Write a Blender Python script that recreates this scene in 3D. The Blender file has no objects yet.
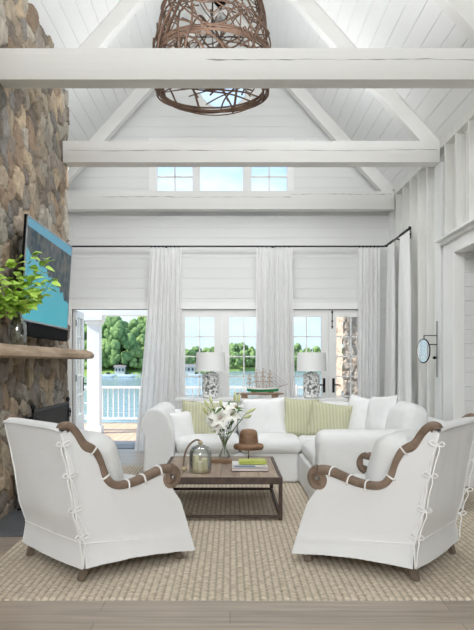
import bpy, math, random
import numpy as np
from mathutils import Vector, Matrix, noise
random.seed(7)
PI = math.pi
SC = bpy.context.scene
COL = SC.collection
F = 690.0
CH = 1.35

# ------------------------------------------------------------------ helpers
class MB:
    def __init__(s): s.v = []; s.f = []; s.m = []
    def add(s, vs, fs, mi=0):
        b = len(s.v); s.v += [tuple(p) for p in vs]
        for f in fs: s.f.append(tuple(i + b for i in f)); s.m.append(mi)
        return s
    def box(s, x0, x1, y0, y1, z0, z1, mi=0):
        vs = [(x0,y0,z0),(x1,y0,z0),(x1,y1,z0),(x0,y1,z0),(x0,y0,z1),(x1,y0,z1),(x1,y1,z1),(x0,y1,z1)]
        return s.add(vs, [(0,3,2,1),(4,5,6,7),(0,1,5,4),(1,2,6,5),(2,3,7,6),(3,0,4,7)], mi)
    def hexa(s, p, mi=0):   # 8 points, bottom loop then top loop
        return s.add(p, [(0,3,2,1),(4,5,6,7),(0,1,5,4),(1,2,6,5),(2,3,7,6),(3,0,4,7)], mi)
    def tube(s, pts, r, seg=6, closed=False, mi=0, flat=1.0):
        pts = [Vector(p) for p in pts]; n = len(pts)
        rs = r if isinstance(r, (list, tuple)) else [r]*n
        T = []
        for i in range(n):
            if closed: t = pts[(i+1) % n] - pts[i-1]
            else: t = pts[min(i+1, n-1)] - pts[max(i-1, 0)]
            T.append(t.normalized() if t.length > 1e-9 else Vector((0,0,1)))
        up = Vector((0,0,1)) if abs(T[0].z) < .9 else Vector((1,0,0))
        N = (up - T[0]*up.dot(T[0])).normalized(); vs = []
        for i in range(n):
            N = (N - T[i]*N.dot(T[i])); N = N.normalized() if N.length > 1e-6 else T[i].orthogonal().normalized()
            B = T[i].cross(N)
            for k in range(seg):
                a = 2*PI*k/seg
                vs.append(pts[i] + (N*math.cos(a)*flat + B*math.sin(a))*rs[i])
        fs = []
        for i in range(n if closed else n-1):
            j = (i+1) % n
            for k in range(seg):
                q = (k+1) % seg
                fs.append((i*seg+k, i*seg+q, j*seg+q, j*seg+k))
        if not closed:
            fs.append(tuple(range(seg))[::-1]); fs.append(tuple((n-1)*seg+k for k in range(seg)))
        return s.add(vs, fs, mi)
    def lathe(s, prof, c=(0,0,0), seg=24, mi=0, cap=True, sx=1, sy=1):
        vs = []; fs = []; n = len(prof)
        for (r, z) in prof:
            for k in range(seg):
                a = 2*PI*k/seg; vs.append((c[0]+r*math.cos(a)*sx, c[1]+r*math.sin(a)*sy, c[2]+z))
        for i in range(n-1):
            for k in range(seg):
                q = (k+1) % seg; fs.append((i*seg+k, i*seg+q, (i+1)*seg+q, (i+1)*seg+k))
        if cap:
            fs.append(tuple(range(seg))[::-1]); fs.append(tuple((n-1)*seg+k for k in range(seg)))
        return s.add(vs, fs, mi)
    def soft(s, c, size, r=.05, bulge=(0,0,0), n=10, wr=.0, ws=6, seed=0, rot=None, mi=0):
        hx, hy, hz = [q/2 for q in size]; r = min(r, hx*.98, hy*.98, hz*.98)
        def mp(t): return math.sin(t*PI/2)*.5 + t*.5
        idx = {}; vs = []; fs = []
        def V(i, j, k):
            key = (i, j, k)
            if key in idx: return idx[key]
            p = [mp(2*a/n-1)*h for a, h in zip(key, (hx, hy, hz))]
            q = [max(-h+r, min(h-r, a)) for a, h in zip(p, (hx, hy, hz))]
            d = Vector([a-b for a, b in zip(p, q)])
            if d.length > 1e-9: d = d.normalized()*r
            P = Vector(q) + d
            e = [P[0]/hx, P[1]/hy, P[2]/hz]
            for ax in range(3):
                o = [e[m] for m in range(3) if m != ax]
                P[ax] += e[ax]*bulge[ax]*max(0, 1-o[0]**2)*max(0, 1-o[1]**2)
            if wr:
                w = noise.noise(Vector((P[0]*ws+seed*7, P[1]*ws, P[2]*ws*.8))) + .5*noise.noise(Vector((P[0]*ws*2.3, P[1]*ws*2.3+seed, P[2]*ws*1.5)))
                P += Vector(e).normalized()*w*wr
            if rot is not None: P = rot @ P
            idx[key] = len(vs); vs.append(P + Vector(c)); return idx[key]
        for a in range(n):
            for b in range(n):
                fs += [(V(a,b,0),V(a,b+1,0),V(a+1,b+1,0),V(a+1,b,0)), (V(a,b,n),V(a+1,b,n),V(a+1,b+1,n),V(a,b+1,n)),
                       (V(a,0,b),V(a+1,0,b),V(a+1,0,b+1),V(a,0,b+1)), (V(a,n,b),V(a,n,b+1),V(a+1,n,b+1),V(a+1,n,b)),
                       (V(0,a,b),V(0,a,b+1),V(0,a+1,b+1),V(0,a+1,b)), (V(n,a,b),V(n,a+1,b),V(n,a+1,b+1),V(n,a,b+1))]
        return s.add(vs, fs, mi)
    def grid(s, rows, mi=0, flip=False):
        n = len(rows[0]); vs = [p for r in rows for p in r]; fs = []
        for i in range(len(rows)-1):
            for k in range(n-1):
                f = (i*n+k, i*n+k+1, (i+1)*n+k+1, (i+1)*n+k); fs.append(f[::-1] if flip else f)
        return s.add(vs, fs, mi)
    def board(s, p0, p1, p2, p3, nrm, g=.003, dp=.006, th=.02):   # bottom p0-p1, top p3-p2; nrm faces the room
        p0, p1, p2, p3, n = map(Vector, (p0, p1, p2, p3, nrm))
        def e(a, b): d = b-a; return d.normalized()*min(g, d.length*.4)
        A = [p0, p1, p2, p3]; Fv = [p0+e(p0,p3), p1+e(p1,p2), p2-e(p1,p2), p3-e(p0,p3)]
        vs = [p-n*dp for p in A] + Fv + [p-n*th for p in A]
        return s.add(vs, [(4,5,6,7),(0,1,5,4),(3,7,6,2),(0,4,7,3),(1,2,6,5),(8,11,10,9),(0,8,9,1),(3,2,10,11),(0,3,11,8),(1,9,10,2)])
    def build(s, name, mat, parent=None, smooth=False, bevel=0, sub=0, local=False, angle=None):
        me = bpy.data.meshes.new(name)
        vs = s.v
        if parent is not None and not local:
            Mi = MATS[parent.name].inverted(); vs = [tuple(Mi @ Vector(p)) for p in vs]
        me.from_pydata([tuple(p) for p in vs], [], s.f)
        for m in (mat if isinstance(mat, (list, tuple)) else [mat]): me.materials.append(m)
        me.polygons.foreach_set('material_index', s.m)
        if smooth: me.polygons.foreach_set('use_smooth', [True]*len(me.polygons))
        me.validate(); me.update()
        o = bpy.data.objects.new(name, me); COL.objects.link(o)
        if parent is not None: o.parent = parent; MATS[o.name] = MATS[parent.name]
        else: MATS[o.name] = Matrix.Identity(4)
        if bevel:
            b = o.modifiers.new('bevel', 'BEVEL'); b.width = bevel; b.segments = 2; b.limit_method = 'ANGLE'
        if sub:
            b = o.modifiers.new('sub', 'SUBSURF'); b.levels = sub; b.render_levels = sub
        if smooth and angle:
            try: me.set_sharp_from_angle(angle=angle)
            except Exception: pass
        return o
MATS = {}
def tag(o, label=None, cat=None, group=None, kind=None):
    if label: o['label'] = label
    if cat: o['category'] = cat
    if group: o['group'] = group
    if kind: o['kind'] = kind
    return o
def empty(name, loc=(0,0,0), rz=0, **k):
    o = bpy.data.objects.new(name, None); COL.objects.link(o); o.location = loc; o.rotation_euler = (0,0,rz)
    o.empty_display_size = .1
    MATS[o.name] = Matrix.Translation(loc) @ Matrix.Rotation(rz, 4, 'Z')
    tag(o, **k); return o
def copy_tree(o, parent=None):
    kids = list(o.children); c = o.copy(); COL.objects.link(c)
    if parent is not None: c.parent = parent
    for ch in kids: copy_tree(ch, c)
    return c
def at(x, y, D): return Vector(((x-230)*D/F, D, CH+(362-y)*D/F))
def smoothpath(pts, n=8, closed=False):
    P = [Vector(p) for p in pts]; out = []; L = len(P)
    rng = L if closed else L-1
    for i in range(rng):
        if closed: a, b, c, d = P[i-1], P[i], P[(i+1)%L], P[(i+2)%L]
        else: a, b, c, d = P[max(i-1,0)], P[i], P[i+1], P[min(i+2,L-1)]
        for k in range(n):
            t = k/n
            out.append(.5*((2*b)+(c-a)*t+(2*a-5*b+4*c-d)*t*t+(3*b-a-3*c+d)*t**3))
    if not closed: out.append(P[-1])
    return out

# ------------------------------------------------------------------ materials
def newmat(name):
    m = bpy.data.materials.new(name); m.use_nodes = True; nt = m.node_tree; nt.nodes.clear()
    out = nt.nodes.new('ShaderNodeOutputMaterial'); return m, nt, out
def N(nt, t, **k):
    n = nt.nodes.new(t)
    for a, b in k.items():
        if a in n.inputs.keys() if False else False: pass
        setattr(n, a, b)
    return n
def pm(name, col, rough=.6, metal=0, var=None, bump=None, bump2=None, spec=.5, stretch=(1,1,1), sheen=0, trans=0, col2=None, alpha=None, emit=None, sub=0):
    """var=(scale, amount[0..1]) mixes col2; bump=(scale,strength)"""
    m, nt, out = newmat(name); L = nt.links.new
    b = N(nt, 'ShaderNodeBsdfPrincipled'); L(b.outputs[0], out.inputs[0])
    b.inputs['Base Color'].default_value = (*col, 1); b.inputs['Roughness'].default_value = rough
    b.inputs['Metallic'].default_value = metal; b.inputs['Specular IOR Level'].default_value = spec
    if sheen: b.inputs['Sheen Weight'].default_value = sheen
    if trans: b.inputs['Transmission Weight'].default_value = trans
    if alpha is not None: b.inputs['Alpha'].default_value = alpha
    tc = N(nt, 'ShaderNodeTexCoord'); mp = N(nt, 'ShaderNodeMapping'); L(tc.outputs['Object'], mp.inputs[0]); mp.inputs['Scale'].default_value = stretch
    if var:
        nz = N(nt, 'ShaderNodeTexNoise'); nz.inputs['Scale'].default_value = var[0]; nz.inputs['Detail'].default_value = 5
        L(mp.outputs[0], nz.inputs['Vector'])
        cr = N(nt, 'ShaderNodeMapRange'); cr.inputs['From Min'].default_value = .3; cr.inputs['From Max'].default_value = .7; cr.inputs['To Max'].default_value = var[1]
        L(nz.outputs[0], cr.inputs[0]); mx = N(nt, 'ShaderNodeMix', data_type='RGBA')
        L(cr.outputs[0], mx.inputs[0]); mx.inputs[6].default_value = (*col, 1)
        mx.inputs[7].default_value = (*(col2 or [c*.6 for c in col]), 1); L(mx.outputs[2], b.inputs['Base Color'])
    prev = None
    for bp in (bump, bump2):
        if bp:
            nz = N(nt, 'ShaderNodeTexNoise'); nz.inputs['Scale'].default_value = bp[0]; nz.inputs['Detail'].default_value = 4
            L((mp if len(bp) < 3 else tc).outputs[0 if len(bp) < 3 else 'Object'], nz.inputs['Vector'])
            bu = N(nt, 'ShaderNodeBump'); bu.inputs['Strength'].default_value = bp[1]; bu.inputs['Distance'].default_value = .01 if len(bp) < 4 else bp[3]
            L(nz.outputs[0], bu.inputs['Height'])
            if prev: L(prev.outputs[0], bu.inputs['Normal'])
            L(bu.outputs[0], b.inputs['Normal']); prev = bu
    return m
WH = (.80,.805,.795)
m_paint = pm('white_paint', WH, .45, var=(3,.5), col2=(.74,.74,.71), bump=(9,.25), stretch=(1,1,.12))
m_paint_h = pm('white_paint_boards', (.765,.77,.76), .5, var=(2,.5), col2=(.72,.725,.71), bump=(12,.15), stretch=(.1,1,2))
m_ceil = pm('ceiling_paint', (.81,.815,.81), .45, var=(2.5,.5), col2=(.76,.765,.755), bump=(10,.2), stretch=(1,.1,1))
m_beam = pm('beam_paint', (.79,.785,.765), .5, var=(3,.6), col2=(.73,.725,.70), bump=(14,.35), stretch=(.1,1,1.6))
m_crack = pm('beam_crack', (.30,.29,.27), .9)
m_stud = pm('rough_sawn_paint', (.76,.76,.73), .7, var=(14,.55), col2=(.62,.61,.57), bump=(30,.6), stretch=(1,1,.25))
m_trim = pm('trim_white', (.84,.84,.825), .35)
m_black = pm('black_iron', (.02,.02,.022), .45, metal=.7, bump=(40,.2))
m_fab = pm('white_slipcover', (.80,.805,.81), .95, bump=(5,.5), bump2=(420,.25,1), spec=.15, sheen=.15)
m_fab2 = pm('white_sofa_cover', (.775,.78,.775), .95, bump=(7,.9), bump2=(350,.2,1), spec=.15, sheen=.15)
m_fabw = pm('white_ties', (.90,.90,.89), .9, spec=.15)
m_pillow_w = pm('white_pillow_linen', (.80,.80,.80), .95, bump=(9,.8), spec=.1)
m_oldwood = pm('weathered_wood', (.29,.21,.155), .6, var=(9,.9), col2=(.13,.085,.055), bump=(40,.6), stretch=(1,1,1))
m_legw = pm('grey_brown_wood', (.20,.15,.11), .6, var=(12,.8), col2=(.10,.075,.055), bump=(40,.4))
m_mantel = pm('live_edge_oak', (.56,.43,.31), .65, var=(7,1), col2=(.30,.20,.12), bump=(22,.7), stretch=(2,.25,2))
m_tiron = pm('rusted_iron', (.10,.065,.05), .55, metal=.3, var=(20,.8), col2=(.045,.03,.026), bump=(60,.4))
m_ttop = pm('reclaimed_planks', (.42,.32,.24), .5, var=(5,.95), col2=(.23,.16,.115), bump=(18,.5), stretch=(3,.35,1))
m_hat = pm('hat_block_wood', (.30,.17,.09), .5, var=(9,.9), col2=(.13,.07,.04), bump=(30,.4), stretch=(1,1,2.5))
m_vine = pm('grapevine', (.175,.105,.068), .75, var=(8,1), col2=(.08,.045,.03), bump=(60,.7))
m_tvb = pm('tv_black', (.010,.010,.012), .9, spec=.1)
m_silver = pm('tv_bezel', (.35,.36,.38), .35, metal=.8)
m_slate = pm('slate', (.085,.092,.105), .5, var=(4,.8), col2=(.14,.14,.145), bump=(14,.5))
m_soot = pm('soot_brick', (.02,.018,.017), .9, bump=(20,.6))
m_leaf = pm('fresh_leaf', (.52,.74,.14), .5, var=(18,.8), col2=(.36,.60,.08), spec=.3)
m_stem = pm('twig', (.16,.12,.05), .7)
m_lilyl = pm('lily_leaf', (.06,.14,.03), .45, var=(30,.7), col2=(.12,.22,.05))
m_bud = pm('lily_bud', (.50,.56,.20), .5, var=(25,.8), col2=(.72,.72,.5))
m_petal = pm('lily_petal', (.90,.90,.84), .6)
m_anther = pm('anther', (.45,.15,.04), .8)
m_candle = pm('cream_candle', (.82,.77,.52), .6)
m_rope = pm('rope', (.52,.42,.27), .9, bump=(120,.8))
m_shade = pm('linen_shade', (.86,.86,.85), .9, bump=(300,.2))
m_console = pm('console_paint', (.78,.78,.76), .5)
m_drift = pm('driftwood', (.30,.20,.13), .7, var=(10,.8), col2=(.18,.115,.075), bump=(40,.6), stretch=(.3,1,1))
m_hullg = pm('green_hull', (.01,.22,.07), .35)
m_hullw = pm('white_hull', (.80,.79,.74), .4)
m_spar = pm('spar_wood', (.27,.15,.08), .5)
m_cord = pm('rigging', (.42,.36,.30), .9)
m_sail = pm('furled_sail', (.62,.55,.45), .9)
m_water = pm('lake_water', (.30,.40,.45), .12, bump=(.6,.35,1,.6), stretch=(1,.4,1))
m_grass = pm('lawn', (.22,.32,.07), .9, var=(.08,.9), col2=(.10,.20,.04))
m_bark = pm('tree_bark', (.12,.09,.06), .9, bump=(8,.6))
m_dock = pm('dock_grey', (.55,.53,.50), .8)
m_hwall = pm('house_siding', (.62,.61,.58), .8)
m_roof = pm('house_roof', (.20,.19,.20), .8)
m_boat = pm('boat_hull', (.85,.85,.85), .3)
m_dark = pm('dark_glass', (.03,.035,.04), .2)
m_rail = pm('railing_white', (.85,.86,.86), .4)
m_deck = pm('deck_planks', (.62,.42,.28), .6, var=(3,.8), col2=(.50,.33,.21), bump=(20,.4), stretch=(3,.3,1))
m_book = [pm('book_'+n, c, .5) for n, c in (('pink',(.74,.66,.66)),('white',(.80,.80,.80)),('lime',(.50,.56,.12)))]
m_blue = pm('book_blue', (.12,.25,.42), .5)
m_page = pm('paper', (.84,.83,.79), .9, bump=(200,.3), stretch=(.05,.05,1))
m_tray = pm('wood_tray', (.36,.22,.12), .5, var=(10,.8), col2=(.22,.125,.065), stretch=(.3,1,1))
m_mirror = pm('mirror', (.92,.94,.93), .02, metal=1)
m_pole = pm('brass_nickel', (.25,.24,.23), .3, metal=.9)

def glass_mat(name, tint=(1,1,1), fac=.07):
    m, nt, out = newmat(name); L = nt.links.new
    t = N(nt,'ShaderNodeBsdfTransparent'); t.inputs[0].default_value = (*tint,1)
    g = N(nt,'ShaderNodeBsdfGlossy'); g.inputs['Roughness'].default_value = .03
    fr = N(nt,'ShaderNodeFresnel'); fr.inputs[0].default_value = 1.45
    ml = N(nt,'ShaderNodeMath', operation='MULTIPLY_ADD'); L(fr.outputs[0], ml.inputs[0]); ml.inputs[1].default_value = .55; ml.inputs[2].default_value = fac-.04
    mx = N(nt,'ShaderNodeMixShader'); L(ml.outputs[0], mx.inputs[0]); L(t.outputs[0], mx.inputs[1]); L(g.outputs[0], mx.inputs[2]); L(mx.outputs[0], out.inputs[0])
    return m
m_glass = glass_mat('window_glass', (.98,.99,.99), .04)
m_vglass = glass_mat('vase_glass', (.97,.985,.98), .10)
def curtain_mat():
    m, nt, out = newmat('sheer_linen'); L = nt.links.new
    d = N(nt,'ShaderNodeBsdfDiffuse'); d.inputs[0].default_value = (.93,.93,.925,1)
    t = N(nt,'ShaderNodeBsdfTranslucent'); t.inputs[0].default_value = (.93,.93,.92,1)
    p = N(nt,'ShaderNodeBsdfTransparent')
    a = N(nt,'ShaderNodeMixShader'); a.inputs[0].default_value = .32; L(d.outputs[0], a.inputs[1]); L(t.outputs[0], a.inputs[2])
    b = N(nt,'ShaderNodeMixShader'); b.inputs[0].default_value = .06; L(a.outputs[0], b.inputs[1]); L(p.outputs[0], b.inputs[2]); L(b.outputs[0], out.inputs[0])
    return m
m_curtain = curtain_mat()

def stone_mat(name, gain=1):
    m, nt, out = newmat(name); L = nt.links.new
    b = N(nt,'ShaderNodeBsdfPrincipled'); L(b.outputs[0], out.inputs[0]); b.inputs['Roughness'].default_value = .85
    at_ = N(nt,'ShaderNodeAttribute'); at_.attribute_name = 'stone_col'
    tc = N(nt,'ShaderNodeTexCoord'); nz = N(nt,'ShaderNodeTexNoise'); nz.inputs['Scale'].default_value = 14; nz.inputs['Detail'].default_value = 8; nz.inputs['Roughness'].default_value = .7
    L(tc.outputs['Object'], nz.inputs['Vector'])
    mr = N(nt,'ShaderNodeMapRange'); mr.inputs[1].default_value = .3; mr.inputs[2].default_value = .7; mr.inputs[3].default_value = .62*gain; mr.inputs[4].default_value = 1.35*gain; L(nz.outputs[0], mr.inputs[0])
    vm = N(nt,'ShaderNodeVectorMath', operation='SCALE'); L(at_.outputs['Color'], vm.inputs[0]); L(mr.outputs[0], vm.inputs['Scale']); L(vm.outputs[0], b.inputs['Base Color'])
    n2 = N(nt,'ShaderNodeTexNoise'); n2.inputs['Scale'].default_value = 30; n2.inputs['Detail'].default_value = 6; L(tc.outputs['Object'], n2.inputs['Vector'])
    bu = N(nt,'ShaderNodeBump'); bu.inputs['Strength'].default_value = .8; bu.inputs['Distance'].default_value = .02; L(n2.outputs[0], bu.inputs['Height']); L(bu.outputs[0], b.inputs['Normal'])
    return m
m_stone = stone_mat('fieldstone', 1.0)

def floor_mat():
    m, nt, out = newmat('oak_floor'); L = nt.links.new
    b = N(nt,'ShaderNodeBsdfPrincipled'); L(b.outputs[0], out.inputs[0]); b.inputs['Roughness'].default_value = .38
    tc = N(nt,'ShaderNodeTexCoord')
    br = N(nt,'ShaderNodeTexBrick'); br.offset = .37; br.inputs['Scale'].default_value = 1; br.inputs['Brick Width'].default_value = 1.9; br.inputs['Row Height'].default_value = .17
    br.inputs['Mortar Size'].default_value = .0018; br.inputs['Color1'].default_value = (.41,.345,.28,1); br.inputs['Color2'].default_value = (.34,.28,.225,1); br.inputs['Mortar'].default_value = (.16,.13,.10,1); br.inputs['Bias'].default_value = -.1
    L(tc.outputs['Object'], br.inputs['Vector'])
    mp = N(nt,'ShaderNodeMapping'); mp.inputs['Scale'].default_value = (.5,7,1); L(tc.outputs['Object'], mp.inputs[0])
    nz = N(nt,'ShaderNodeTexNoise'); nz.inputs['Scale'].default_value = 4; nz.inputs['Detail'].default_value = 7; L(mp.outputs[0], nz.inputs['Vector'])
    mr = N(nt,'ShaderNodeMapRange'); mr.inputs[1].default_value = .3; mr.inputs[2].default_value = .7; mr.inputs[3].default_value = .78; mr.inputs[4].default_value = 1.15; L(nz.outputs[0], mr.inputs[0])
    vm = N(nt,'ShaderNodeVectorMath', operation='SCALE'); L(br.outputs[0], vm.inputs[0]); L(mr.outputs[0], vm.inputs['Scale']); L(vm.outputs[0], b.inputs['Base Color'])
    return m
m_floor = floor_mat()
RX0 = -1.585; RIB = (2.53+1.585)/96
def rug_mat():
    m, nt, out = newmat('jute_weave'); L = nt.links.new
    b = N(nt,'ShaderNodeBsdfPrincipled'); L(b.outputs[0], out.inputs[0]); b.inputs['Roughness'].default_value = .95; b.inputs['Specular IOR Level'].default_value = .1
    tc = N(nt,'ShaderNodeTexCoord'); mp = N(nt,'ShaderNodeMapping'); mp.inputs['Scale'].default_value = (24,40,1); L(tc.outputs['Object'], mp.inputs[0])
    nz = N(nt,'ShaderNodeTexNoise'); nz.inputs['Scale'].default_value = 1; nz.inputs['Detail'].default_value = 4; L(mp.outputs[0], nz.inputs['Vector'])
    cr = N(nt,'ShaderNodeValToRGB'); cr.color_ramp.elements[0].position = .3; cr.color_ramp.elements[0].color = (.44,.365,.275,1); cr.color_ramp.elements[1].position = .66; cr.color_ramp.elements[1].color = (.73,.64,.52,1)
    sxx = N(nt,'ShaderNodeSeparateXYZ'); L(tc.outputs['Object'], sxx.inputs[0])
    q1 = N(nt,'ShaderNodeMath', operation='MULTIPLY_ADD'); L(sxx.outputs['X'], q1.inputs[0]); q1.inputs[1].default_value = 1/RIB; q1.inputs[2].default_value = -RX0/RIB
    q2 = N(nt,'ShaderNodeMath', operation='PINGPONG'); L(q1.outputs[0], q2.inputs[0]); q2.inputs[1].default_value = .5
    q3 = N(nt,'ShaderNodeMapRange'); L(q2.outputs[0], q3.inputs[0]); q3.inputs[1].default_value = .04; q3.inputs[2].default_value = .26; q3.inputs[3].default_value = .68; q3.inputs[4].default_value = 1  # darkens the grooves between ribs, shade painted into the colour
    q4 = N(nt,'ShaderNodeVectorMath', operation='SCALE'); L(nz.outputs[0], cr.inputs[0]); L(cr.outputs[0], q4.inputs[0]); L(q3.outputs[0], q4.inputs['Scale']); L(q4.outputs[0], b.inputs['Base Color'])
    n2 = N(nt,'ShaderNodeTexNoise'); n2.inputs['Scale'].default_value = 90; L(tc.outputs['Object'], n2.inputs['Vector'])
    bu = N(nt,'ShaderNodeBump'); bu.inputs['Strength'].default_value = .8; bu.inputs['Distance'].default_value = .006; L(n2.outputs[0], bu.inputs['Height']); L(bu.outputs[0], b.inputs['Normal'])
    return m
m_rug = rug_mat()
def stripe_pillow_mat():
    m, nt, out = newmat('green_woven_stripe'); L = nt.links.new
    b = N(nt,'ShaderNodeBsdfPrincipled'); L(b.outputs[0], out.inputs[0]); b.inputs['Roughness'].default_value = .95; b.inputs['Specular IOR Level'].default_value = .1
    tc = N(nt,'ShaderNodeTexCoord'); w = N(nt,'ShaderNodeTexWave'); w.inputs['Scale'].default_value = 9; w.inputs['Distortion'].default_value = 1.5; w.inputs['Detail'].default_value = 3; L(tc.outputs['Object'], w.inputs['Vector'])
    cr = N(nt,'ShaderNodeValToRGB'); cr.color_ramp.elements[0].color = (.46,.46,.30,1); cr.color_ramp.elements[1].color = (.56,.555,.41,1); L(w.outputs[0], cr.inputs[0]); L(cr.outputs[0], b.inputs['Base Color'])
    n2 = N(nt,'ShaderNodeTexNoise'); n2.inputs['Scale'].default_value = 150; L(tc.outputs['Object'], n2.inputs['Vector'])
    bu = N(nt,'ShaderNodeBump'); bu.inputs['Strength'].default_value = .4; bu.inputs['Distance'].default_value = .005; L(n2.outputs[0], bu.inputs['Height']); L(bu.outputs[0], b.inputs['Normal'])
    return m
m_green = stripe_pillow_mat()
def coral_mat():
    m, nt, out = newmat('coral_ceramic'); L = nt.links.new
    b = N(nt,'ShaderNodeBsdfPrincipled'); L(b.outputs[0], out.inputs[0]); b.inputs['Roughness'].default_value = .4
    tc = N(nt,'ShaderNodeTexCoord'); v = N(nt,'ShaderNodeTexVoronoi'); v.inputs['Scale'].default_value = 34; L(tc.outputs['Object'], v.inputs['Vector'])
    cr = N(nt,'ShaderNodeValToRGB'); cr.color_ramp.elements[0].position = .54; cr.color_ramp.elements[0].color = (.84,.84,.82,1); cr.color_ramp.elements[1].position = .76; cr.color_ramp.elements[1].color = (.16,.16,.155,1)
    L(v.outputs['Distance'], cr.inputs[0]); L(cr.outputs[0], b.inputs['Base Color'])
    bu = N(nt,'ShaderNodeBump'); bu.invert = True; bu.inputs['Strength'].default_value = 1; bu.inputs['Distance'].default_value = .012; L(v.outputs['Distance'], bu.inputs['Height']); L(bu.outputs[0], b.inputs['Normal'])
    return m
m_coral = coral_mat()
def tree_mat(name, c1, c2):
    m, nt, out = newmat(name); L = nt.links.new
    b = N(nt,'ShaderNodeBsdfPrincipled'); L(b.outputs[0], out.inputs[0]); b.inputs['Roughness'].default_value = .8; b.inputs['Specular IOR Level'].default_value = .1
    tc = N(nt,'ShaderNodeTexCoord'); n2 = N(nt,'ShaderNodeTexNoise'); n2.inputs['Scale'].default_value = .9; n2.inputs['Detail'].default_value = 8; n2.inputs['Roughness'].default_value = .75; L(tc.outputs['Object'], n2.inputs['Vector'])
    cr = N(nt,'ShaderNodeValToRGB'); cr.color_ramp.elements[0].position = .35; cr.color_ramp.elements[0].color = (*c1,1); cr.color_ramp.elements[1].position = .65; cr.color_ramp.elements[1].color = (*c2,1); L(n2.outputs[0], cr.inputs[0]); L(cr.outputs[0], b.inputs['Base Color'])
    bu = N(nt,'ShaderNodeBump'); bu.inputs['Strength'].default_value = 1; bu.inputs['Distance'].default_value = .9; L(n2.outputs[0], bu.inputs['Height']); L(bu.outputs[0], b.inputs['Normal'])
    return m
m_tree = [tree_mat('foliage_a', (.11,.20,.07), (.40,.55,.20)), tree_mat('foliage_b', (.14,.24,.08), (.46,.58,.22)), tree_mat('foliage_c', (.09,.18,.07), (.33,.47,.18))]

def tv_mat():
    m, nt, out = newmat('tv_picture'); L = nt.links.new
    tc = N(nt,'ShaderNodeTexCoord'); sx = N(nt,'ShaderNodeSeparateXYZ'); L(tc.outputs['Object'], sx.inputs[0])
    def mth(op, a, b=None, c=None):
        n = N(nt,'ShaderNodeMath', operation=op)
        for i, q in enumerate((a, b, c)):
            if q is None: continue
            if isinstance(q, (int, float)): n.inputs[i].default_value = q
            else: L(q, n.inputs[i])
        return n.outputs[0]
    s_ = mth('MULTIPLY_ADD', sx.outputs['Y'], 1/1.66, .5)     # 0 near end .. 1 far end
    t_ = mth('MULTIPLY_ADD', sx.outputs['Z'], 1/.9, 0)
    nz = N(nt,'ShaderNodeTexNoise'); nz.inputs['Scale'].default_value = 5; nz.inputs['Detail'].default_value = 6; L(tc.outputs['Object'], nz.inputs['Vector'])
    nn = mth('MULTIPLY_ADD', nz.outputs[0], .26, -.13)
    t2 = mth('ADD', t_, nn)
    lo = mth('MULTIPLY_ADD', s_, -.40, .74)
    hi = mth('MULTIPLY_ADD', s_, -.02, .93)
    a = mth('GREATER_THAN', t2, lo); b = mth('LESS_THAN', t_, hi); land = mth('MULTIPLY', a, b)
    hi2 = mth('GREATER_THAN', t_, hi)
    n3 = N(nt,'ShaderNodeTexNoise'); n3.inputs['Scale'].default_value = 11; n3.inputs['Detail'].default_value = 8; L(tc.outputs['Object'], n3.inputs['Vector'])
    cr = N(nt,'ShaderNodeValToRGB'); cr.color_ramp.elements[0].position = .35; cr.color_ramp.elements[0].color = (.025,.055,.075,1); cr.color_ramp.elements[1].position = .7; cr.color_ramp.elements[1].color = (.15,.145,.13,1); L(n3.outputs[0], cr.inputs[0])
    wr = N(nt,'ShaderNodeValToRGB'); wr.color_ramp.elements[0].position = 0; wr.color_ramp.elements[0].color = (.07,.42,.50,1); wr.color_ramp.elements[1].color = (.13,.36,.48,1); L(t_, wr.inputs[0])
    m1 = N(nt,'ShaderNodeMix', data_type='RGBA'); L(land, m1.inputs[0]); L(wr.outputs[0], m1.inputs[6]); L(cr.outputs[0], m1.inputs[7])
    m2 = N(nt,'ShaderNodeMix', data_type='RGBA'); L(hi2, m2.inputs[0]); L(m1.outputs[2], m2.inputs[6]); m2.inputs[7].default_value = (.13,.34,.46,1)
    e = N(nt,'ShaderNodeEmission'); L(m2.outputs[2], e.inputs[0]); e.inputs[1].default_value = .85
    g = N(nt,'ShaderNodeBsdfGlossy'); g.inputs['Roughness'].default_value = .15; g.inputs[0].default_value = (1,1,1,1)
    mx = N(nt,'ShaderNodeMixShader'); mx.inputs[0].default_value = .06; L(e.outputs[0], mx.inputs[1]); L(g.outputs[0], mx.inputs[2]); L(mx.outputs[0], out.inputs[0])
    return m
m_screen = tv_mat()
m_mesh = pm('screen_mesh', (.045,.045,.048), .8, metal=.2, bump=(400,.8))

# ------------------------------------------------------------------ constants of the room
XL, XR, XS = -2.74, 2.55, 2.45      # left wall, right sheathing, right stud faces
YB, YR = 10.59, -6.5                # back wall, rear wall
ZW = 3.90; XC = -.145; SL = 1.118   # wall top, ridge x, roof slope
ZR = ZW + (XS-XC)*SL
def zroof(x): return ZR - abs(x-XC)*SL
CY0, CY1, CX = 5.2, 8.28, -1.95      # chimney
# ------------------------------------------------------------------ floor, deck, ground
tag(MB().box(XL-.2, 3.9, YR-.2, YB+.12, -.12, 0).build('floor', m_floor), kind='structure')
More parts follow.
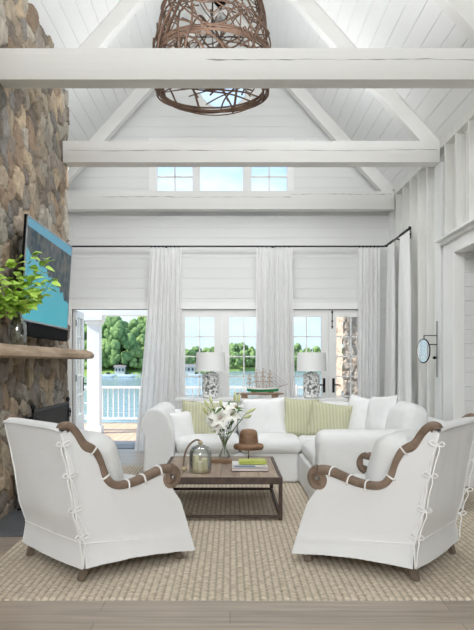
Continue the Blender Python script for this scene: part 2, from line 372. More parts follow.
# back wall with openings
SETS = [(-2.42,-1.10), (-.806,.553), (.84,2.20)]
ZD = 2.16
WIN = (-1.15,.885, 3.72, 4.72)
RW = (-.107, 5.62, .44)
mb = MB()
h = .155; z = 0
def cuts(z0, z1):
    c = []
    for a, b in SETS:
        if z0 < ZD-.001: c.append((a, b, a, b))
    if z1 > WIN[2]+.001 and z0 < WIN[3]-.001: c.append((WIN[0], WIN[1])*2)
    if z1 > RW[1]-RW[2]+1e-4 and z0 < RW[1]+RW[2]-1e-4:
        f = lambda q: math.sqrt(max(0, RW[2]**2-(q-RW[1])**2))
        c.append((RW[0]-f(z0), RW[0]+f(z0), RW[0]-f(z1), RW[0]+f(z1)))
    return c
marks = [k*h for k in range(1, 60) if k*h < ZR] + [ZD, WIN[2], WIN[3]]
while z < ZR-.01:
    zt = min(z+h, ZR-.002)
    br = sorted(set([z, zt] + [q for q in (ZD, WIN[2], WIN[3]) if z < q < zt]))
    if zt > RW[1]-RW[2] and z < RW[1]+RW[2]:
        br = sorted(set(br + [z+(zt-z)*k/6 for k in range(7)]))
    for a0, a1 in zip(br[:-1], br[1:]):
        def lim(q):
            if q <= ZW+.1: return XL, XR
            return XC-(ZR-q)/SL-.03, XC+(ZR-q)/SL+.03
        l0, r0 = lim(a0); l1, r1 = lim(a1)
        l0, r0, l1, r1 = max(l0,XL), min(r0,XR), max(l1,XL), min(r1,XR)
        segs = [[l0, l1]]
        for c in sorted(cuts(a0, a1)):
            segs[-1] += [c[0], c[2]]; segs.append([c[1], c[3]])
        segs[-1] += [r0, r1]
        thin = len(br) > 3
        for s0, s1, e0, e1 in segs:
            if e0-s0 < .01 and e1-s1 < .01: continue
            bot = a0 == z; top = a1 == zt
            mb.board((s0,YB,a0),(e0,YB,a0),(e1,YB,a1),(s1,YB,a1),(0,-1,0), g=.0035 if not thin else (.0035 if (bot or top) else .0001), dp=.006 if (not thin or bot or top) else .0001, th=.12)
    z += h
tag(mb.build('wall_back', m_paint_h), kind='structure')
# left wall, rear wall
def hwall(name, pA, pB, n, z0, z1, mat=m_paint_h):
    m = MB(); z = z0
    while z < z1-.005:
        zt = min(z+.155, z1); m.board((*pA,z),(*pB,z),(*pB,zt),(*pA,zt), n, g=.0035, th=.1); z = zt
    return tag(m.build(name, mat), kind='structure')
hwall('wall_left', (XL,YR), (XL,YB), (1,0,0), 0, ZW-.02)
# rear wall with a tall glazed opening for daylight behind the camera
mb = MB(); RO = (-2.2, 2.0, .5, 3.88)
RG = (-1.35, 1.06, 4.05, 5.30)
mb.box(XL, XR, YR-.12, YR, 0, ZW)
for y in (YR-.12, YR):
    o = [(XL,y,ZW),(XR,y,ZW),(XR,y,RG[2]),(RG[1],y,RG[2]),(RG[1],y,RG[3]),(RG[0],y,RG[3]),(RG[0],y,RG[2]),(XL,y,RG[2]),(XC,y,ZR),(XL,y,ZW),(XR,y,ZW)]
    mb.add(o, [(0,1,2,3,6,7),(2,8,4,3),(7,6,5,8),(4,8,5)])
tag(mb.build('wall_rear', m_paint_h), kind='structure')
w = empty('window_3', (XC,YR,RG[2]), kind='structure')
m = MB()
for k in range(4):
    x = RG[0]+(RG[1]-RG[0]-.06)*k/3; m.box(x, x+.06, YR-.08, YR-.02, RG[2], RG[3])
for zz in (RG[2], 4.65, RG[3]-.06): m.box(RG[0], RG[1], YR-.08, YR-.02, zz, zz+.06)
m.build('window_frame', m_trim, w); MB().box(RG[0], RG[1], YR-.055, YR-.049, RG[2], RG[3]).build('glass', m_glass, w)

# right wall: boards behind exposed studs, with a cased opening
mb = MB(); OY0, OY1, OZ = 4.9, 7.5, 2.55
z = 0
while z < ZW-.02:
    zt = min(z+.155, ZW-.02)
    for q0, q1 in ([(z, zt)] if not (z < OZ < zt) else [(z, OZ), (OZ, zt)]):
        for y0, y1 in ([(YR, OY0), (OY1, YB)] if q0 < OZ-.001 else [(YR, YB)]):
            mb.board((XR,y1,q0),(XR,y0,q0),(XR,y0,q1),(XR,y1,q1),(-1,0,0), g=.0035, th=.1)
    z = zt
tag(mb.build('wall_right', m_paint_h), kind='structure')
studs = [10.18, 9.77, 9.37, 8.97, 8.57]
nst = 0
for y in studs + [2.0, 1.6, 1.2, .8, .4, 0, -.4, -.8, -1.2, -1.6, -2.0, 4.4, 4.0, 3.6, 3.2, 2.8, 2.4]:
    nst += 1
    tag(MB().box(XS, XR, y, y+.045, 0, ZW-.06).build('trim_%d' % nst, m_stud, bevel=.003), kind='structure')
for y in (7.86, 7.47, 7.07, 6.67, 6.27, 5.87, 5.47, 5.07):
    nst += 1
    tag(MB().box(XS, XR, y, y+.045, OZ+.19, ZW-.06).build('trim_%d' % nst, m_stud, bevel=.003), kind='structure')
nst += 1; tag(MB().box(XS-.015, XR, 7.98, 8.22, 0, 3.67).build('trim_%d' % nst, m_paint, bevel=.006), kind='structure')      # post under the middle truss
nst += 1; tag(MB().box(XS-.02, XR, 10.38, YB, 0, 3.62).build('trim_%d' % nst, m_paint, bevel=.006), kind='structure')
# top plate
nst += 1; tag(MB().box(XS-.005, XR, YR, YB, ZW-.07, ZW+.03).build('trim_%d' % nst, m_stud, bevel=.004), kind='structure')
# cased opening: header with crown, side casing, jamb
nst += 1
m = MB().box(XS-.02, XR, OY0-.1, OY1+.36, OZ-.012, OZ+.13).box(XS-.06, XR, OY0-.13, OY1+.39, OZ+.13, OZ+.165).box(XS-.11, XR, OY0-.16, OY1+.42, OZ+.165, OZ+.19)
m.box(XS-.03, XR, OY1-.014, OY1+.34, 0, OZ).box(XS-.03, XR, OY0-.12, OY0+.014, 0, OZ)
tag(m.build('trim_%d' % nst, m_trim, bevel=.004), kind='structure')
# alcove beyond the opening
def alc():
    m = MB(); z = 0
    while z < 2.54:
        zt = min(z+.155, OZ)
        m.board((XR+.001,OY1-.008,z),(3.8,OY1-.008,z),(3.8,OY1-.008,zt),(XR+.001,OY1-.008,zt),(0,-1,0), g=.0035)
        m.board((3.8,OY1,z),(3.8,OY0,z),(3.8,OY0,zt),(3.8,OY1,zt),(-1,0,0), g=.0035)
        m.board((3.8,OY0+.008,z),(XR+.001,OY0+.008,z),(XR+.001,OY0+.008,zt),(3.8,OY0+.008,zt),(0,1,0), g=.0035)
        z = zt
    m.box(XR+.001, 3.85, OY0-.05, OY1+.1, OZ-.006, OZ+.05)
    return m
tag(alc().build('wall_alcove', m_paint_h), kind='structure')
tag(MB().box(XR+.001, 3.8, OY1-.024, OY1-.0085, 0, .12).build('baseboard_alcove', m_trim, bevel=.003), kind='structure')
tag(MB().box(XR-.015, XR, 8.24, 8.56, 0, .14).box(XR-.015, XR, 8.62, 8.96, 0, .14).box(XR-.015, XR, 9.02, 9.36, 0, .14).box(XR-.015,XR,9.42,9.76,0,.14).build('baseboard_right', m_trim), kind='structure')
m = MB()
for a, b in ((XL, -2.52), (-1.0, -.906), (.653, .74), (2.3, XS)): m.box(a, b, YB-.018, YB, 0, .14)
tag(m.build('baseboard_back', m_trim), kind='structure')
tag(MB().box(XL, XL+.018, YR, 5.2, 0, .14).box(XL, XL+.018, 8.4, YB, 0, .14).build('baseboard_left', m_trim), kind='structure')

# ceiling slopes of boards running front to back
mb = MB()
for sgn, xe in ((1, XR), (-1, XL-.1)):
    ln = abs(xe-XC); Ls = ln*math.sqrt(1+SL*SL); bw = .172; s0 = 0
    off = .0
    while s0 < Ls:
        s1 = min(s0+bw, Ls)
        def P(s, y):
            dx = s/math.sqrt(1+SL*SL); return (XC+sgn*dx, y, ZR+.03-dx*SL)
        nrm = Vector((-sgn*SL, 0, -1)).normalized()
        if sgn > 0: mb.board(P(s1,YR),P(s1,YB),P(s0,YB),P(s0,YR), nrm, g=.004, dp=.008, th=.05)
        else: mb.board(P(s1,YB),P(s1,YR),P(s0,YR),P(s0,YB), nrm, g=.004, dp=.008, th=.05)
        s0 = s1
tag(mb.build('ceiling', m_ceil), kind='structure')

# trusses: tie beam + rafters, each beam a trim of its own
def crack(m, x0, x1, y, zc, seed, th=.004):
    pts = []; n = 60
    for k in range(n+1):
        x = x0+(x1-x0)*k/n
        pts.append((x, zc+.02*noise.noise(Vector((x*1.1+seed*5, seed, 0)))+.006*noise.noise(Vector((x*7, seed, 3)))))
    t = lambda k: th*(.25+abs(noise.noise(Vector((k*.21, seed*3, 9))))*2)
    for k in range(n):
        (xa, za), (xb, zb) = pts[k], pts[k+1]; ta, tb = t(k), t(k+1)
        m.add([(xa,y,za-ta),(xb,y,zb-tb),(xb,y,zb+tb),(xa,y,za+ta)], [(0,1,2,3)], 1)
def tie(yy, th, x0, x1, z0, z1, seeds):
    global nst
    nst += 1; m = MB().box(x0, x1, yy, yy+th, z0, z1)
    for sd, a, b, zz in seeds: crack(m, a, b, yy-.0012, zz, sd)
    tag(m.build('trim_%d' % nst, [m_beam, m_crack]), kind='structure')
tie(5.75, .19, CX+.005, XS, 3.705, 3.965, [(1,-.2,2.2,3.87)])
tie(8.02, .20, CX+.005, XS-.01, 3.672, 3.92, [(2,-1.9,2.4,3.81)])
tie(10.24, .16, XL, XS-.01, 3.62, 3.89, [(3,-1.9,.9,3.80),(4,.9,2.4,3.84)])
tie(2.0, .19, XL, XS, 3.70, 3.96, []); tie(-1.2, .19, XL, XS, 3.70, 3.96, [])
def rafter(yy, th, dp):
    global nst
    for sg in (1, -1):
        xe = XS if sg > 0 else 2*XC-XS
        n = Vector((-sg*SL, 0, -1)).normalized()*dp
        A = Vector((XC, yy, ZR+.03)); B = Vector((xe, yy, ZW+.03)) if sg > 0 else Vector((xe, yy, ZW+.03))
        v = [A, B, B+n, A+n]; nst += 1
        w = [p+Vector((0, th, 0)) for p in v]
        m = MB().add(v+w, [(0,1,2,3),(7,6,5,4),(0,4,5,1),(1,5,6,2),(2,6,7,3),(3,7,4,0)])
        tag(m.build('trim_%d' % nst, m_beam, bevel=.004), kind='structure')
for yy in (5.78, 8.05, 10.26, 2.03, -1.17): rafter(yy, .15, .17)

# ------------------------------------------------------------------ stone
def stone_grid(W, H, cw, chh, seed, res=.016, amp=.045):
    rs = np.random.RandomState(seed)
    nx, nz = int(W/cw)+3, int(H/chh)+3
    gx, gz = np.meshgrid(np.arange(-1, nx), np.arange(-1, nz), indexing='ij')
    sx = (gx+.5+rs.uniform(-.42,.42,gx.shape))*cw; sz = (gz+.5+rs.uniform(-.42,.42,gx.shape)+.5*(gx % 2))*chh
    pts = np.stack([sx.ravel(), sz.ravel()], 1)
    pal = np.array([(.46,.38,.285),(.36,.315,.265),(.26,.215,.175),(.52,.41,.285),(.42,.34,.25),(.32,.295,.27),(.50,.45,.375),(.38,.275,.19)])
    pc = pal[rs.randint(0, len(pal), len(pts))]*rs.uniform(.62,.98,(len(pts),1)); po = rs.uniform(0,1,len(pts)); tl = rs.uniform(-1,1,(len(pts),2)); asp = rs.uniform(.75,1.3,len(pts))
    U = np.arange(0, W+res*.5, res); V = np.arange(0, H+res*.5, res)
    uu, vv = np.meshgrid(U, V, indexing='ij')
    wob = np.array([[noise.noise(Vector((a*5, b*5, seed))) for b in V] for a in U]); wob2 = np.array([[noise.noise(Vector((a*5+40, b*5, seed))) for b in V] for a in U])
    q = np.stack([(uu+wob*.045).ravel(), (vv+wob2*.045).ravel()], 1)
    f1 = np.full(len(q), 9.); f2 = f1.copy(); i1 = np.zeros(len(q), int)
    for k in range(len(pts)):
        d = (np.abs((q[:,0]-pts[k,0])/cw)**2.3 + np.abs((q[:,1]-pts[k,1])/chh)**2.3)**(1/2.3)/asp[k]
        lt = d < f1
        f2 = np.where(lt, f1, np.minimum(f2, d)); i1 = np.where(lt, k, i1); f1 = np.where(lt, d, f1)
    e = f2-f1; prof = np.clip(e/.12, 0, 1); prof = 1-(1-prof)**2
    tilt = ((q[:,0]-pts[i1,0])/cw*tl[i1,0] + (q[:,1]-pts[i1,1])/chh*tl[i1,1])*.35
    hgt = prof*(amp*(.55+.6*po[i1]) + amp*tilt)
    hgt += np.array([noise.fractal(Vector((a*9, b*9, seed+3)), .8, 2.2, 4) for a, b in q])*.009
    mort = np.array((.15,.125,.10)); t = np.clip(e/.055, 0, 1)[:,None]
    col = mort*(1-t)+pc[i1]*t
    return uu.ravel(), vv.ravel(), hgt, col, len(U), len(V)
def stone_mesh(name, patches):
    V = []; Fc = []; C = []
    for (org, du, dv, dn, W, H, cw, chh, seed, res, amp, keep) in patches:
        u, v, hh, col, nu, nv = stone_grid(W, H, cw, chh, seed, res, amp)
        org, du, dv, dn = map(np.array, (org, du, dv, dn)); b = len(V)
        P = org + u[:,None]*du + v[:,None]*dv + (hh-.03)[:,None]*dn
        V += P.tolist(); C += col.tolist()
        for i in range(nu-1):
            for k in range(nv-1):
                uc, vc = (i+.5)*res, (k+.5)*res
                if keep and not keep(uc, vc): continue
                Fc.append((b+i*nv+k, b+(i+1)*nv+k, b+(i+1)*nv+k+1, b+i*nv+k+1))
    me = bpy.data.meshes.new(name); me.from_pydata(V, [], Fc); me.materials.append(m_stone)
    ca = me.color_attributes.new('stone_col', 'FLOAT_COLOR', 'POINT')
    ca.data.foreach_set('color', np.concatenate([np.array(C), np.ones((len(C),1))], 1).astype(np.float32).ravel())
    me.polygons.foreach_set('use_smooth', [True]*len(me.polygons)); me.update()
    o = bpy.data.objects.new(name, me); COL.objects.link(o); MATS[o.name] = Matrix.Identity(4); return o
Zt = zroof(CX)+.02
FB = (6.30, 7.50, .82)
keep = lambda u, v: not (FB[0]-CY0 < u < FB[1]-CY0 and v < FB[2])
ch = stone_mesh('wall_chimney', [
    ((CX,CY0,0),(0,1,0),(0,0,1),(1,0,0), CY1-CY0, Zt+.03, .21,.20, 5, .016, .05, keep),
    ((CX,CY1,0),(-1,0,0),(0,0,1),(0,1,0), .80, Zt-.1, .21,.20, 8, .03, .05, None),
    ((XL,CY0,0),(1,0,0),(0,0,1),(0,-1,0), .80, Zt-.1, .21,.20, 9, .03, .05, None)])
tag(ch, kind='structure')
m = MB(); y0, y1, zt = FB[0]-.03, FB[1]+.03, FB[2]+.03; xb = -2.5
m.add([(CX,y0,0),(CX,y1,0),(CX,y1,zt),(CX,y0,zt),(xb,y0+.15,0),(xb,y1-.15,0),(xb,y1-.15,zt),(xb,y0+.15,zt)], [(4,5,6,7),(0,3,7,4),(1,5,6,2),(3,2,6,7)])
tag(m.build('wall_firebox', m_soot), kind='structure')
tag(MB().box(CX-.5, -1.6, 5.32, 8.25, .0, .02).build('floor_hearth', m_slate, bevel=.004), kind='structure')

# ------------------------------------------------------------------ mantel
m = MB(); rows = []
n = 60
for i in range(n+1):
    y = 4.9+(8.56-4.9)*i/n
    e = .016*noise.noise(Vector((0, y*2.3, 1)))+.006*noise.noise(Vector((0,y*9,2)))
    d = .02*noise.noise(Vector((5, y*1.7, 1))); tp = max(0, (y-8.35)/.21); zt = 1.49-.012*tp+.006*noise.noise(Vector((9,y*3,0)))
    xf = -1.70+e
    rows.append([(CX-.03,y,1.385),(xf-.02,y+.0,1.385+d*.4),(xf+.008,y,1.40+d*.3),(xf+.012+d*.4,y,1.44),(xf-.006,y,zt-.012),(xf-.02,y,zt),(CX-.03,y,1.49),(CX-.03,y,1.385)])
m.grid(rows); k = len(rows[0])
m.add(rows[0], [tuple(range(k-1))]); m.add(rows[-1], [tuple(range(k-1))[::-1]])
tag(m.build('mantel_shelf', m_mantel, smooth=True, angle=.6), label='thick live-edge oak mantel shelf on the stone chimney', cat='mantel')

# ------------------------------------------------------------------ television
tv = empty('television', (-1.826, 6.88, 1.715), label='large flat television tilted on the stone chimney showing a lake view', cat='television')
lean = math.atan2(.055, .92)
def tvp(y0, y1, z0, z1, d0, d1):
    c, s = math.cos(lean), math.sin(lean); p = []
    for zz in (z0, z1):
        for (yy, dd) in ((y0,d0),(y1,d0),(y1,d1),(y0,d1)): p.append((dd*c+zz*s, yy, zz*c-dd*s))
    return p
m = MB().hexa(tvp(-.85,.85,0,.93,-.028,-.002)); m.build('housing', m_tvb, tv, local=True, bevel=.004)
m = MB()
for a in ((-.85,.85,0,.016),(-.85,.85,.914,.93),(-.85,-.836,0,.93),(.836,.85,0,.93)): m.hexa(tvp(*a,-.004,.006))
m.build('bezel', m_silver, tv, local=True)
s = MB().hexa(tvp(-.836,.836,.016,.914,-.004,.002)).build('screen', m_screen, tv, local=True)
m = MB().hexa(tvp(-.72,.80,-.135,-.01,-.04,.025)); m.build('speaker_bar', m_tvb, tv, local=True, bevel=.008)
m = MB().hexa(tvp(-.25,.25,.3,.7,-.125,-.028)).build('wall_bracket', m_black, tv, local=True)

# ------------------------------------------------------------------ leaf branch in bottle on mantel
vy = 5.9; vx = -1.815
vb = empty('glass_bottle', (vx,vy,1.49), label='clear glass bottle vase with leafy green branches on the mantel', cat='vase')
MB().lathe([(.066,.002),(.074,.012),(.076,.10),(.074,.17),(.06,.215),(.034,.245),(.032,.285),(.038,.30),(.034,.30),(.028,.285),(.03,.245),(.056,.21),(.07,.17),(.072,.10),(.068,.016),(.0,.014)], cap=False, seg=28).build('bottle_glass', m_vglass, vb, smooth=True, local=True)
MB().lathe([(.0,.018),(.066,.018),(.069,.10),(.0,.10)], cap=False, seg=24).build('water', glass_mat('vase_water', (.90,.94,.93), .10), vb, smooth=True, local=True)
random.seed(11)
stems = MB(); leaves = MB()
def leaf(m, p, d, up, L, W, fold=.12):
    d = d.normalized(); sd = d.cross(up).normalized(); nn = sd.cross(d)
    prof = [(0,.0),(.12,.55),(.3,1),(.5,.92),(.62,.70),(.72,.66),(.85,.35),(1,0)]
    A = []; 
    for t, w in prof:
        c = p + d*L*t - nn*L*.18*t*t
        A.append((c+sd*W*.5*w+nn*fold*W*w, c, c-sd*W*.5*w+nn*fold*W*w))
    vs = [q for r in A for q in r]; fs = []
    for i in range(len(A)-1):
        fs += [(i*3,i*3+1,i*3+4,i*3+3), (i*3+1,i*3+2,i*3+5,i*3+4)]
    m.add(vs, fs)
tips = [(-.27,-.10,.58),(-.16,.1,.50),(-.22,-.2,.42),(.02,-.1,.66),(.14,-.12,.70),(.24,.0,.68),(.20,-.25,.52),(.05,-.3,.45),(.27,-.2,.44),(.10,.1,.50),(-.05,-.25,.36),(.22,-.4,.38),(-.12,-.15,.30),(-.25,0,.36),(.12,-.2,.34),(.3,-.05,.52)]
for t in tips:
    t = Vector(t); t.z *= 1.09; ex = max(0, -.05-t.x); t.x += ex; t.y = min(t.y-ex*1.9, 0); base = Vector((random.uniform(-.012,.012), random.uniform(-.012,.012), .02)); mid = Vector((t.x*.25, t.y*.25, .33))
    P = smoothpath([base, Vector((0,0,.24)), mid, t*.75+Vector((0,0,t.z*.03)), t], 6)
    stems.tube(P, [.0028-.0018*i/len(P) for i in range(len(P))], 5)
    for i in range(len(P)//2, len(P)):
        for r in range(1 + i % 2):
            a = random.uniform(0, 2*PI); d = Vector((math.cos(a), math.sin(a)*.8, random.uniform(-.5,.4)))
            L = random.uniform(.065,.105)
            leaf(leaves, P[i]+d*.015, d, Vector((random.uniform(-.5,.5),random.uniform(-.9,0),1)), L, L*random.uniform(.75,.95))
stems.build('stems', m_stem, vb, smooth=True, local=True)
leaves.v = [(max(p[0], -.085+.02*math.sin(p[1]*60)), min(p[1], .10), p[2]) for p in leaves.v]
tag(leaves.build('leaves', m_leaf, vb, local=True), label='lime green leaves')

# ------------------------------------------------------------------ fireplace screen
sx_ = -1.76; A, B = 6.16, 7.50
fs_ = empty('fireplace_screen', (sx_, (A+B)/2, .02), label='black iron mesh fireplace screen standing on the slate hearth', cat='fireplace screen')
m = MB().box(sx_-.012,sx_+.012,A,A+.025,.02,.925).box(sx_-.012,sx_+.012,B-.025,B,.02,.925).box(sx_-.01,sx_+.01,A,B,.895,.92).box(sx_-.01,sx_+.01,A,B,.07,.09)
m.lathe([(.0,.0),(.018,.01),(.022,.03),(.012,.05),(0,.055)], (sx_,A+.012,.92), 12, cap=False).lathe([(.0,.0),(.018,.01),(.022,.03),(.012,.05),(0,.055)], (sx_,B-.012,.92), 12, cap=False)
m.build('frame', m_black, fs_)
MB().box(sx_-.003,sx_+.003,A+.02,B-.02,.08,.90).build('mesh_panel', m_mesh, fs_)
for yy in (A+.012, B-.012):
    MB().tube(smoothpath([(sx_-.14,yy,.03),(sx_-.06,yy,.05),(sx_,yy,.13),(sx_+.08,yy,.05),(sx_+.15,yy,.03),(sx_+.17,yy,.045),(sx_+.155,yy,.055)],6), .01, 8).build('foot', m_black, fs_, smooth=True)
for yy, s in ((A+.06,1),(B-.01,-1)):
    pts = [(sx_+.02+.0, yy+s*.0+.05*math.cos(a)*(1-a/14), .80+.06*math.sin(a)*(1-a/14)) for a in [k*.45 for k in range(22)]]
    MB().tube(pts, .005, 6).build('scroll', m_black, fs_, smooth=True)

# ------------------------------------------------------------------ french doors
nd = 0
def leaf_door(x0, x1, hinge, swing, hand, bolt=False):
    """closed leaf from x0..x1 at the wall plane; swing in radians outward about the hinge side"""
    global nd; nd += 1
    hx = x0 if hinge < 0 else x1
    y = YB+.03
    d = empty('door_%d' % nd, (hx+(.048 if abs(swing) > .1 else 0)*(-hinge), y, 0), swing, kind='structure')
    a, b = x0-hx, x1-hx; st = .115
    gx0, gx1, gz0, gz1 = a+st, b-st, .52, 2.045
    m = MB().box(a, gx0, 0, .045, .005, ZD-.01).box(gx1, b, 0, .045, .005, ZD-.01).box(gx0, gx1, 0, .045, gz1, ZD-.01).box(gx0, gx1, 0, .045, .005, gz0)
    mx = (gx0+gx1)/2; m.box(mx-.009, mx+.009, .008, .037, gz0, gz1)
    for k in range(1, 5):
        zz = gz0+(gz1-gz0)*k/5; m.box(gx0, gx1, .008, .037, zz-.009, zz+.009)
    m.build('frame', m_trim, d, local=True)
    MB().box(gx0, gx1, .020, .025, gz0, gz1).build('pane', m_glass, d, local=True)
    MB().box(gx0+.05, gx1-.05, -.008, .0, .14, gz0-.12).build('panel', m_trim, d, local=True, bevel=.006)
    fx = (b if hinge < 0 else a); s = -1 if hinge < 0 else 1
    hm = MB().box(fx+s*.07-.018, fx+s*.07+.018, -.008, 0, .88, 1.10); hm.tube([(fx+s*.07,-.004,1.0),(fx+s*.07,-.05,1.0),(fx+s*.10,-.055,1.0),(fx+s*.17,-.055,.995)], .009, 8)
    hm.box(fx+s*.07-.018, fx+s*.07+.018, .045, .053, .88, 1.10); hm.tube([(fx+s*.07,.05,1.0),(fx+s*.07,.095,1.0),(fx+s*.10,.10,1.0),(fx+s*.17,.10,.995)], .009, 8)
    if hand: hm.build('door_handle', m_black, d, local=True)
    for zz in (.25, 1.1, 1.95):
        MB().tube([(0,-.004,zz-.05),(0,-.004,zz+.05)], .007, 8).build('hinge', m_black, d, local=True)
    if bolt:
        MB().tube([(fx+s*.05,-.012,1.86),(fx+s*.05,-.012,2.14)], .006, 8).box(fx+s*.05-.012,fx+s*.05+.012,-.018,0,1.88,1.90).box(fx+s*.05-.012,fx+s*.05+.012,-.018,0,1.97,1.99).box(fx+s*.05-.012,fx+s*.05+.012,-.018,0,2.1,2.13).build('bolt', m_black, d, local=True)
    return d
def dset(a, b, sw, hand=True, bolt=False):
    c = (a+b)/2
    leaf_door(a, c-.002, -1, sw, hand); leaf_door(c+.002, b, 1, -sw, hand, bolt)
dset(*SETS[0], math.radians(91)); dset(*SETS[1], 0, hand=False); dset(*SETS[2], 0, bolt=True)
for a, b in SETS:
    nst += 1
    m = MB().box(a-.10, a, YB-.022, YB+.14, 0, ZD+.02).box(b, b+.10, YB-.022, YB+.14, 0, ZD+.02).box(a-.115, b+.115, YB-.026, YB+.14, ZD, ZD+.10)
    tag(m.build('trim_%d' % nst, m_trim, bevel=.003), kind='structure')
# clerestory window
w = empty('window_1', (-.13, YB, WIN[2]), kind='structure')
def px(x): return (x-230)*YB/F
m = MB().box(WIN[0]-.09, WIN[0], YB-.03, YB+.1, WIN[2]-.02, WIN[3]+.0).box(WIN[1], WIN[1]+.09, YB-.03, YB+.1, WIN[2]-.02, WIN[3])
m.box(WIN[0]-.10, WIN[1]+.10, YB-.035, YB+.1, WIN[3]-.01, WIN[3]+.06)
lights = [(px(157),px(192.5),True),(px(200),px(243),False),(px(251.5),px(287),True)]
for xa, xb in ((WIN[0], lights[0][0]), (lights[0][1], lights[1][0]), (lights[1][1], lights[2][0]), (lights[2][1], WIN[1])): m.box(xa, xb, YB, YB+.07, WIN[2], WIN[3])
m.box(WIN[0], WIN[1], YB+.001, YB+.069, WIN[2], WIN[2]+.07).box(WIN[0], WIN[1], YB+.001, YB+.069, WIN[3]-.07, WIN[3])
for a, b, mu in lights:
    if mu: m.box((a+b)/2-.01, (a+b)/2+.01, YB+.02, YB+.05, WIN[2], WIN[3]); m.box(a, b, YB+.02, YB+.05, 4.19, 4.21)
m.build('window_frame', m_trim, w)
MB().box(WIN[0], WIN[1], YB+.033, YB+.038, WIN[2], WIN[3]).build('pane', m_glass, w)
MB().box(WIN[0]-.14, WIN[1]+.14, YB-.09, YB+.1, WIN[2]-.05, WIN[2]-.015).build('window_sill', m_trim, w, bevel=.004)
w = empty('window_2', (RW[0], YB, RW[1]), kind='structure')
m = MB(); seg = 48
prof = [(.375,.07),(.375,0),(.40,-.025),(.49,-.03),(.49,.0),(.44,.0),(.44,.12)]
vs = []; fs = []
for (r, y) in prof:
    for k in range(seg):
        a = 2*PI*k/seg; vs.append((RW[0]+r*math.cos(a), YB+y, RW[1]+r*math.sin(a)))
for i in range(len(prof)-1):
    for k in range(seg):
        q = (k+1) % seg; fs.append((i*seg+k, (i+1)*seg+k, (i+1)*seg+q, i*seg+q))
m.add(vs, fs); m.build('window_frame', m_trim, w)
m = MB(); m.add([(RW[0]+.40*math.cos(2*PI*k/seg), YB+.03+q, RW[1]+.40*math.sin(2*PI*k/seg)) for q in (0,.005) for k in range(seg)], [tuple(range(seg)), tuple(range(2*seg-1,seg-1,-1))]); m.build('pane', m_glass, w)

# ------------------------------------------------------------------ curtains and rod
ZR_ = 3.09
rod = empty('curtain_rod', (0,10.38,ZR_), label='long black iron curtain rod above the french doors bending along the right wall', cat='curtain rod')
MB().tube(smoothpath([(-2.72,10.38,ZR_),(-1,10.38,ZR_),(1,10.38,ZR_),(2.25,10.38,ZR_),(2.32,10.31,ZR_),(2.34,10.1,ZR_),(2.34,9.0,ZR_)],6), .012, 10).build('rod', m_black, rod, smooth=True)
for p, q in (((-.98,10.38),(-.98,YB)), ((.66,10.38),(.66,YB)), ((2.34,9.75),(XS,9.79)), ((2.34,9.35),(XS,9.34))):
    m = MB().tube([(p[0],p[1],ZR_),(q[0],q[1],ZR_-.01)], .009, 8)
    if q[1] == YB: m.box(q[0]-.02,q[0]+.02,YB-.008,YB,ZR_-.06,ZR_+.04)
    else: m.box(XS-.008,XS,q[1]-.015,q[1]+.02,ZR_-.07,ZR_+.04)
    m.build('bracket', m_black, rod)
MB().lathe([(0,-.03),(.018,-.02),(.022,0),(.018,.02),(0,.03)], (2.34,8.98,ZR_), 12, cap=False).build('finial', m_black, rod, smooth=True)
def curtain(p0, p1, q0, q1, folds, seed, label, amp=.034, ampb=.05):
    p0, p1, q0, q1 = [Vector((*p, 0)) for p in (p0, p1, q0, q1)]
    c = empty('curtain', (*((q0+q1)/2).to_2d(), 0), label=label, cat='curtain', group='white sheer curtains on the black rod')
    d = (p1-p0).normalized(); nn = Vector((-d.y, d.x, 0)); rows = []; nu = folds*10
    for j in range(41):
        t = j/40; zz = ZR_-.025-(ZR_-.04)*t; row = []
        f = t**1.3
        for i in range(nu+1):
            s_ = i/nu; P = p0.lerp(p1, s_).lerp(q0.lerp(q1, s_), f)
            ph = 2*PI*folds*s_ + .7*math.sin(3*s_*PI+seed+t*1.2)
            a = amp*(.35+.65*min(1, t*4))*(1-f)+ampb*f
            o = a*(math.sin(ph)+.25*math.sin(2.3*ph+seed))*(.75+.35*noise.noise(Vector((s_*5, t*1.5, seed))))
            P = P + nn*o + d*.012*noise.noise(Vector((s_*9, t*3, seed+4)))
            row.append((P.x, P.y, zz))
        rows.append(row)
    MB().grid(rows).build('fabric', m_curtain, c, smooth=True)
    for i in range(folds):
        P = p0.lerp(p1, (i+.25)/folds); R = .02
        pts = [(P.x+nn.x*R*math.cos(a), P.y+nn.y*R*math.cos(a), ZR_-.006+R*math.sin(a)) for a in [2*PI*k/12 for k in range(12)]]
        MB().tube(pts, .003, 5, closed=True).build('ring', m_black, c)
YC = 10.38
curtain((-1.20,YC),(-.73,YC),(-1.44,YC-.02),(-.72,YC-.02), 8, 1, 'white sheer curtain panel left of the white lamps, beside the open door')
curtain((.40,YC),(.94,YC),(.36,YC-.02),(1.0,YC-.02), 8, 2, 'white sheer curtain panel behind the model ship')
curtain((1.93,YC),(2.27,YC),(1.90,YC-.02),(2.24,YC-.03), 6, 3, 'white sheer curtain panel in the back right corner over a glazed door')
curtain((2.34,10.22),(2.34,9.85),(2.30,10.20),(2.30,9.72), 7, 4, 'white sheer curtain panel on the right wall nearer the corner', amp=.04, ampb=.055)
curtain((2.34,9.48),(2.34,9.04),(2.30,9.42),(2.30,8.75), 7, 5, 'white sheer curtain panel on the right wall at the free end of the rod', amp=.04, ampb=.055)

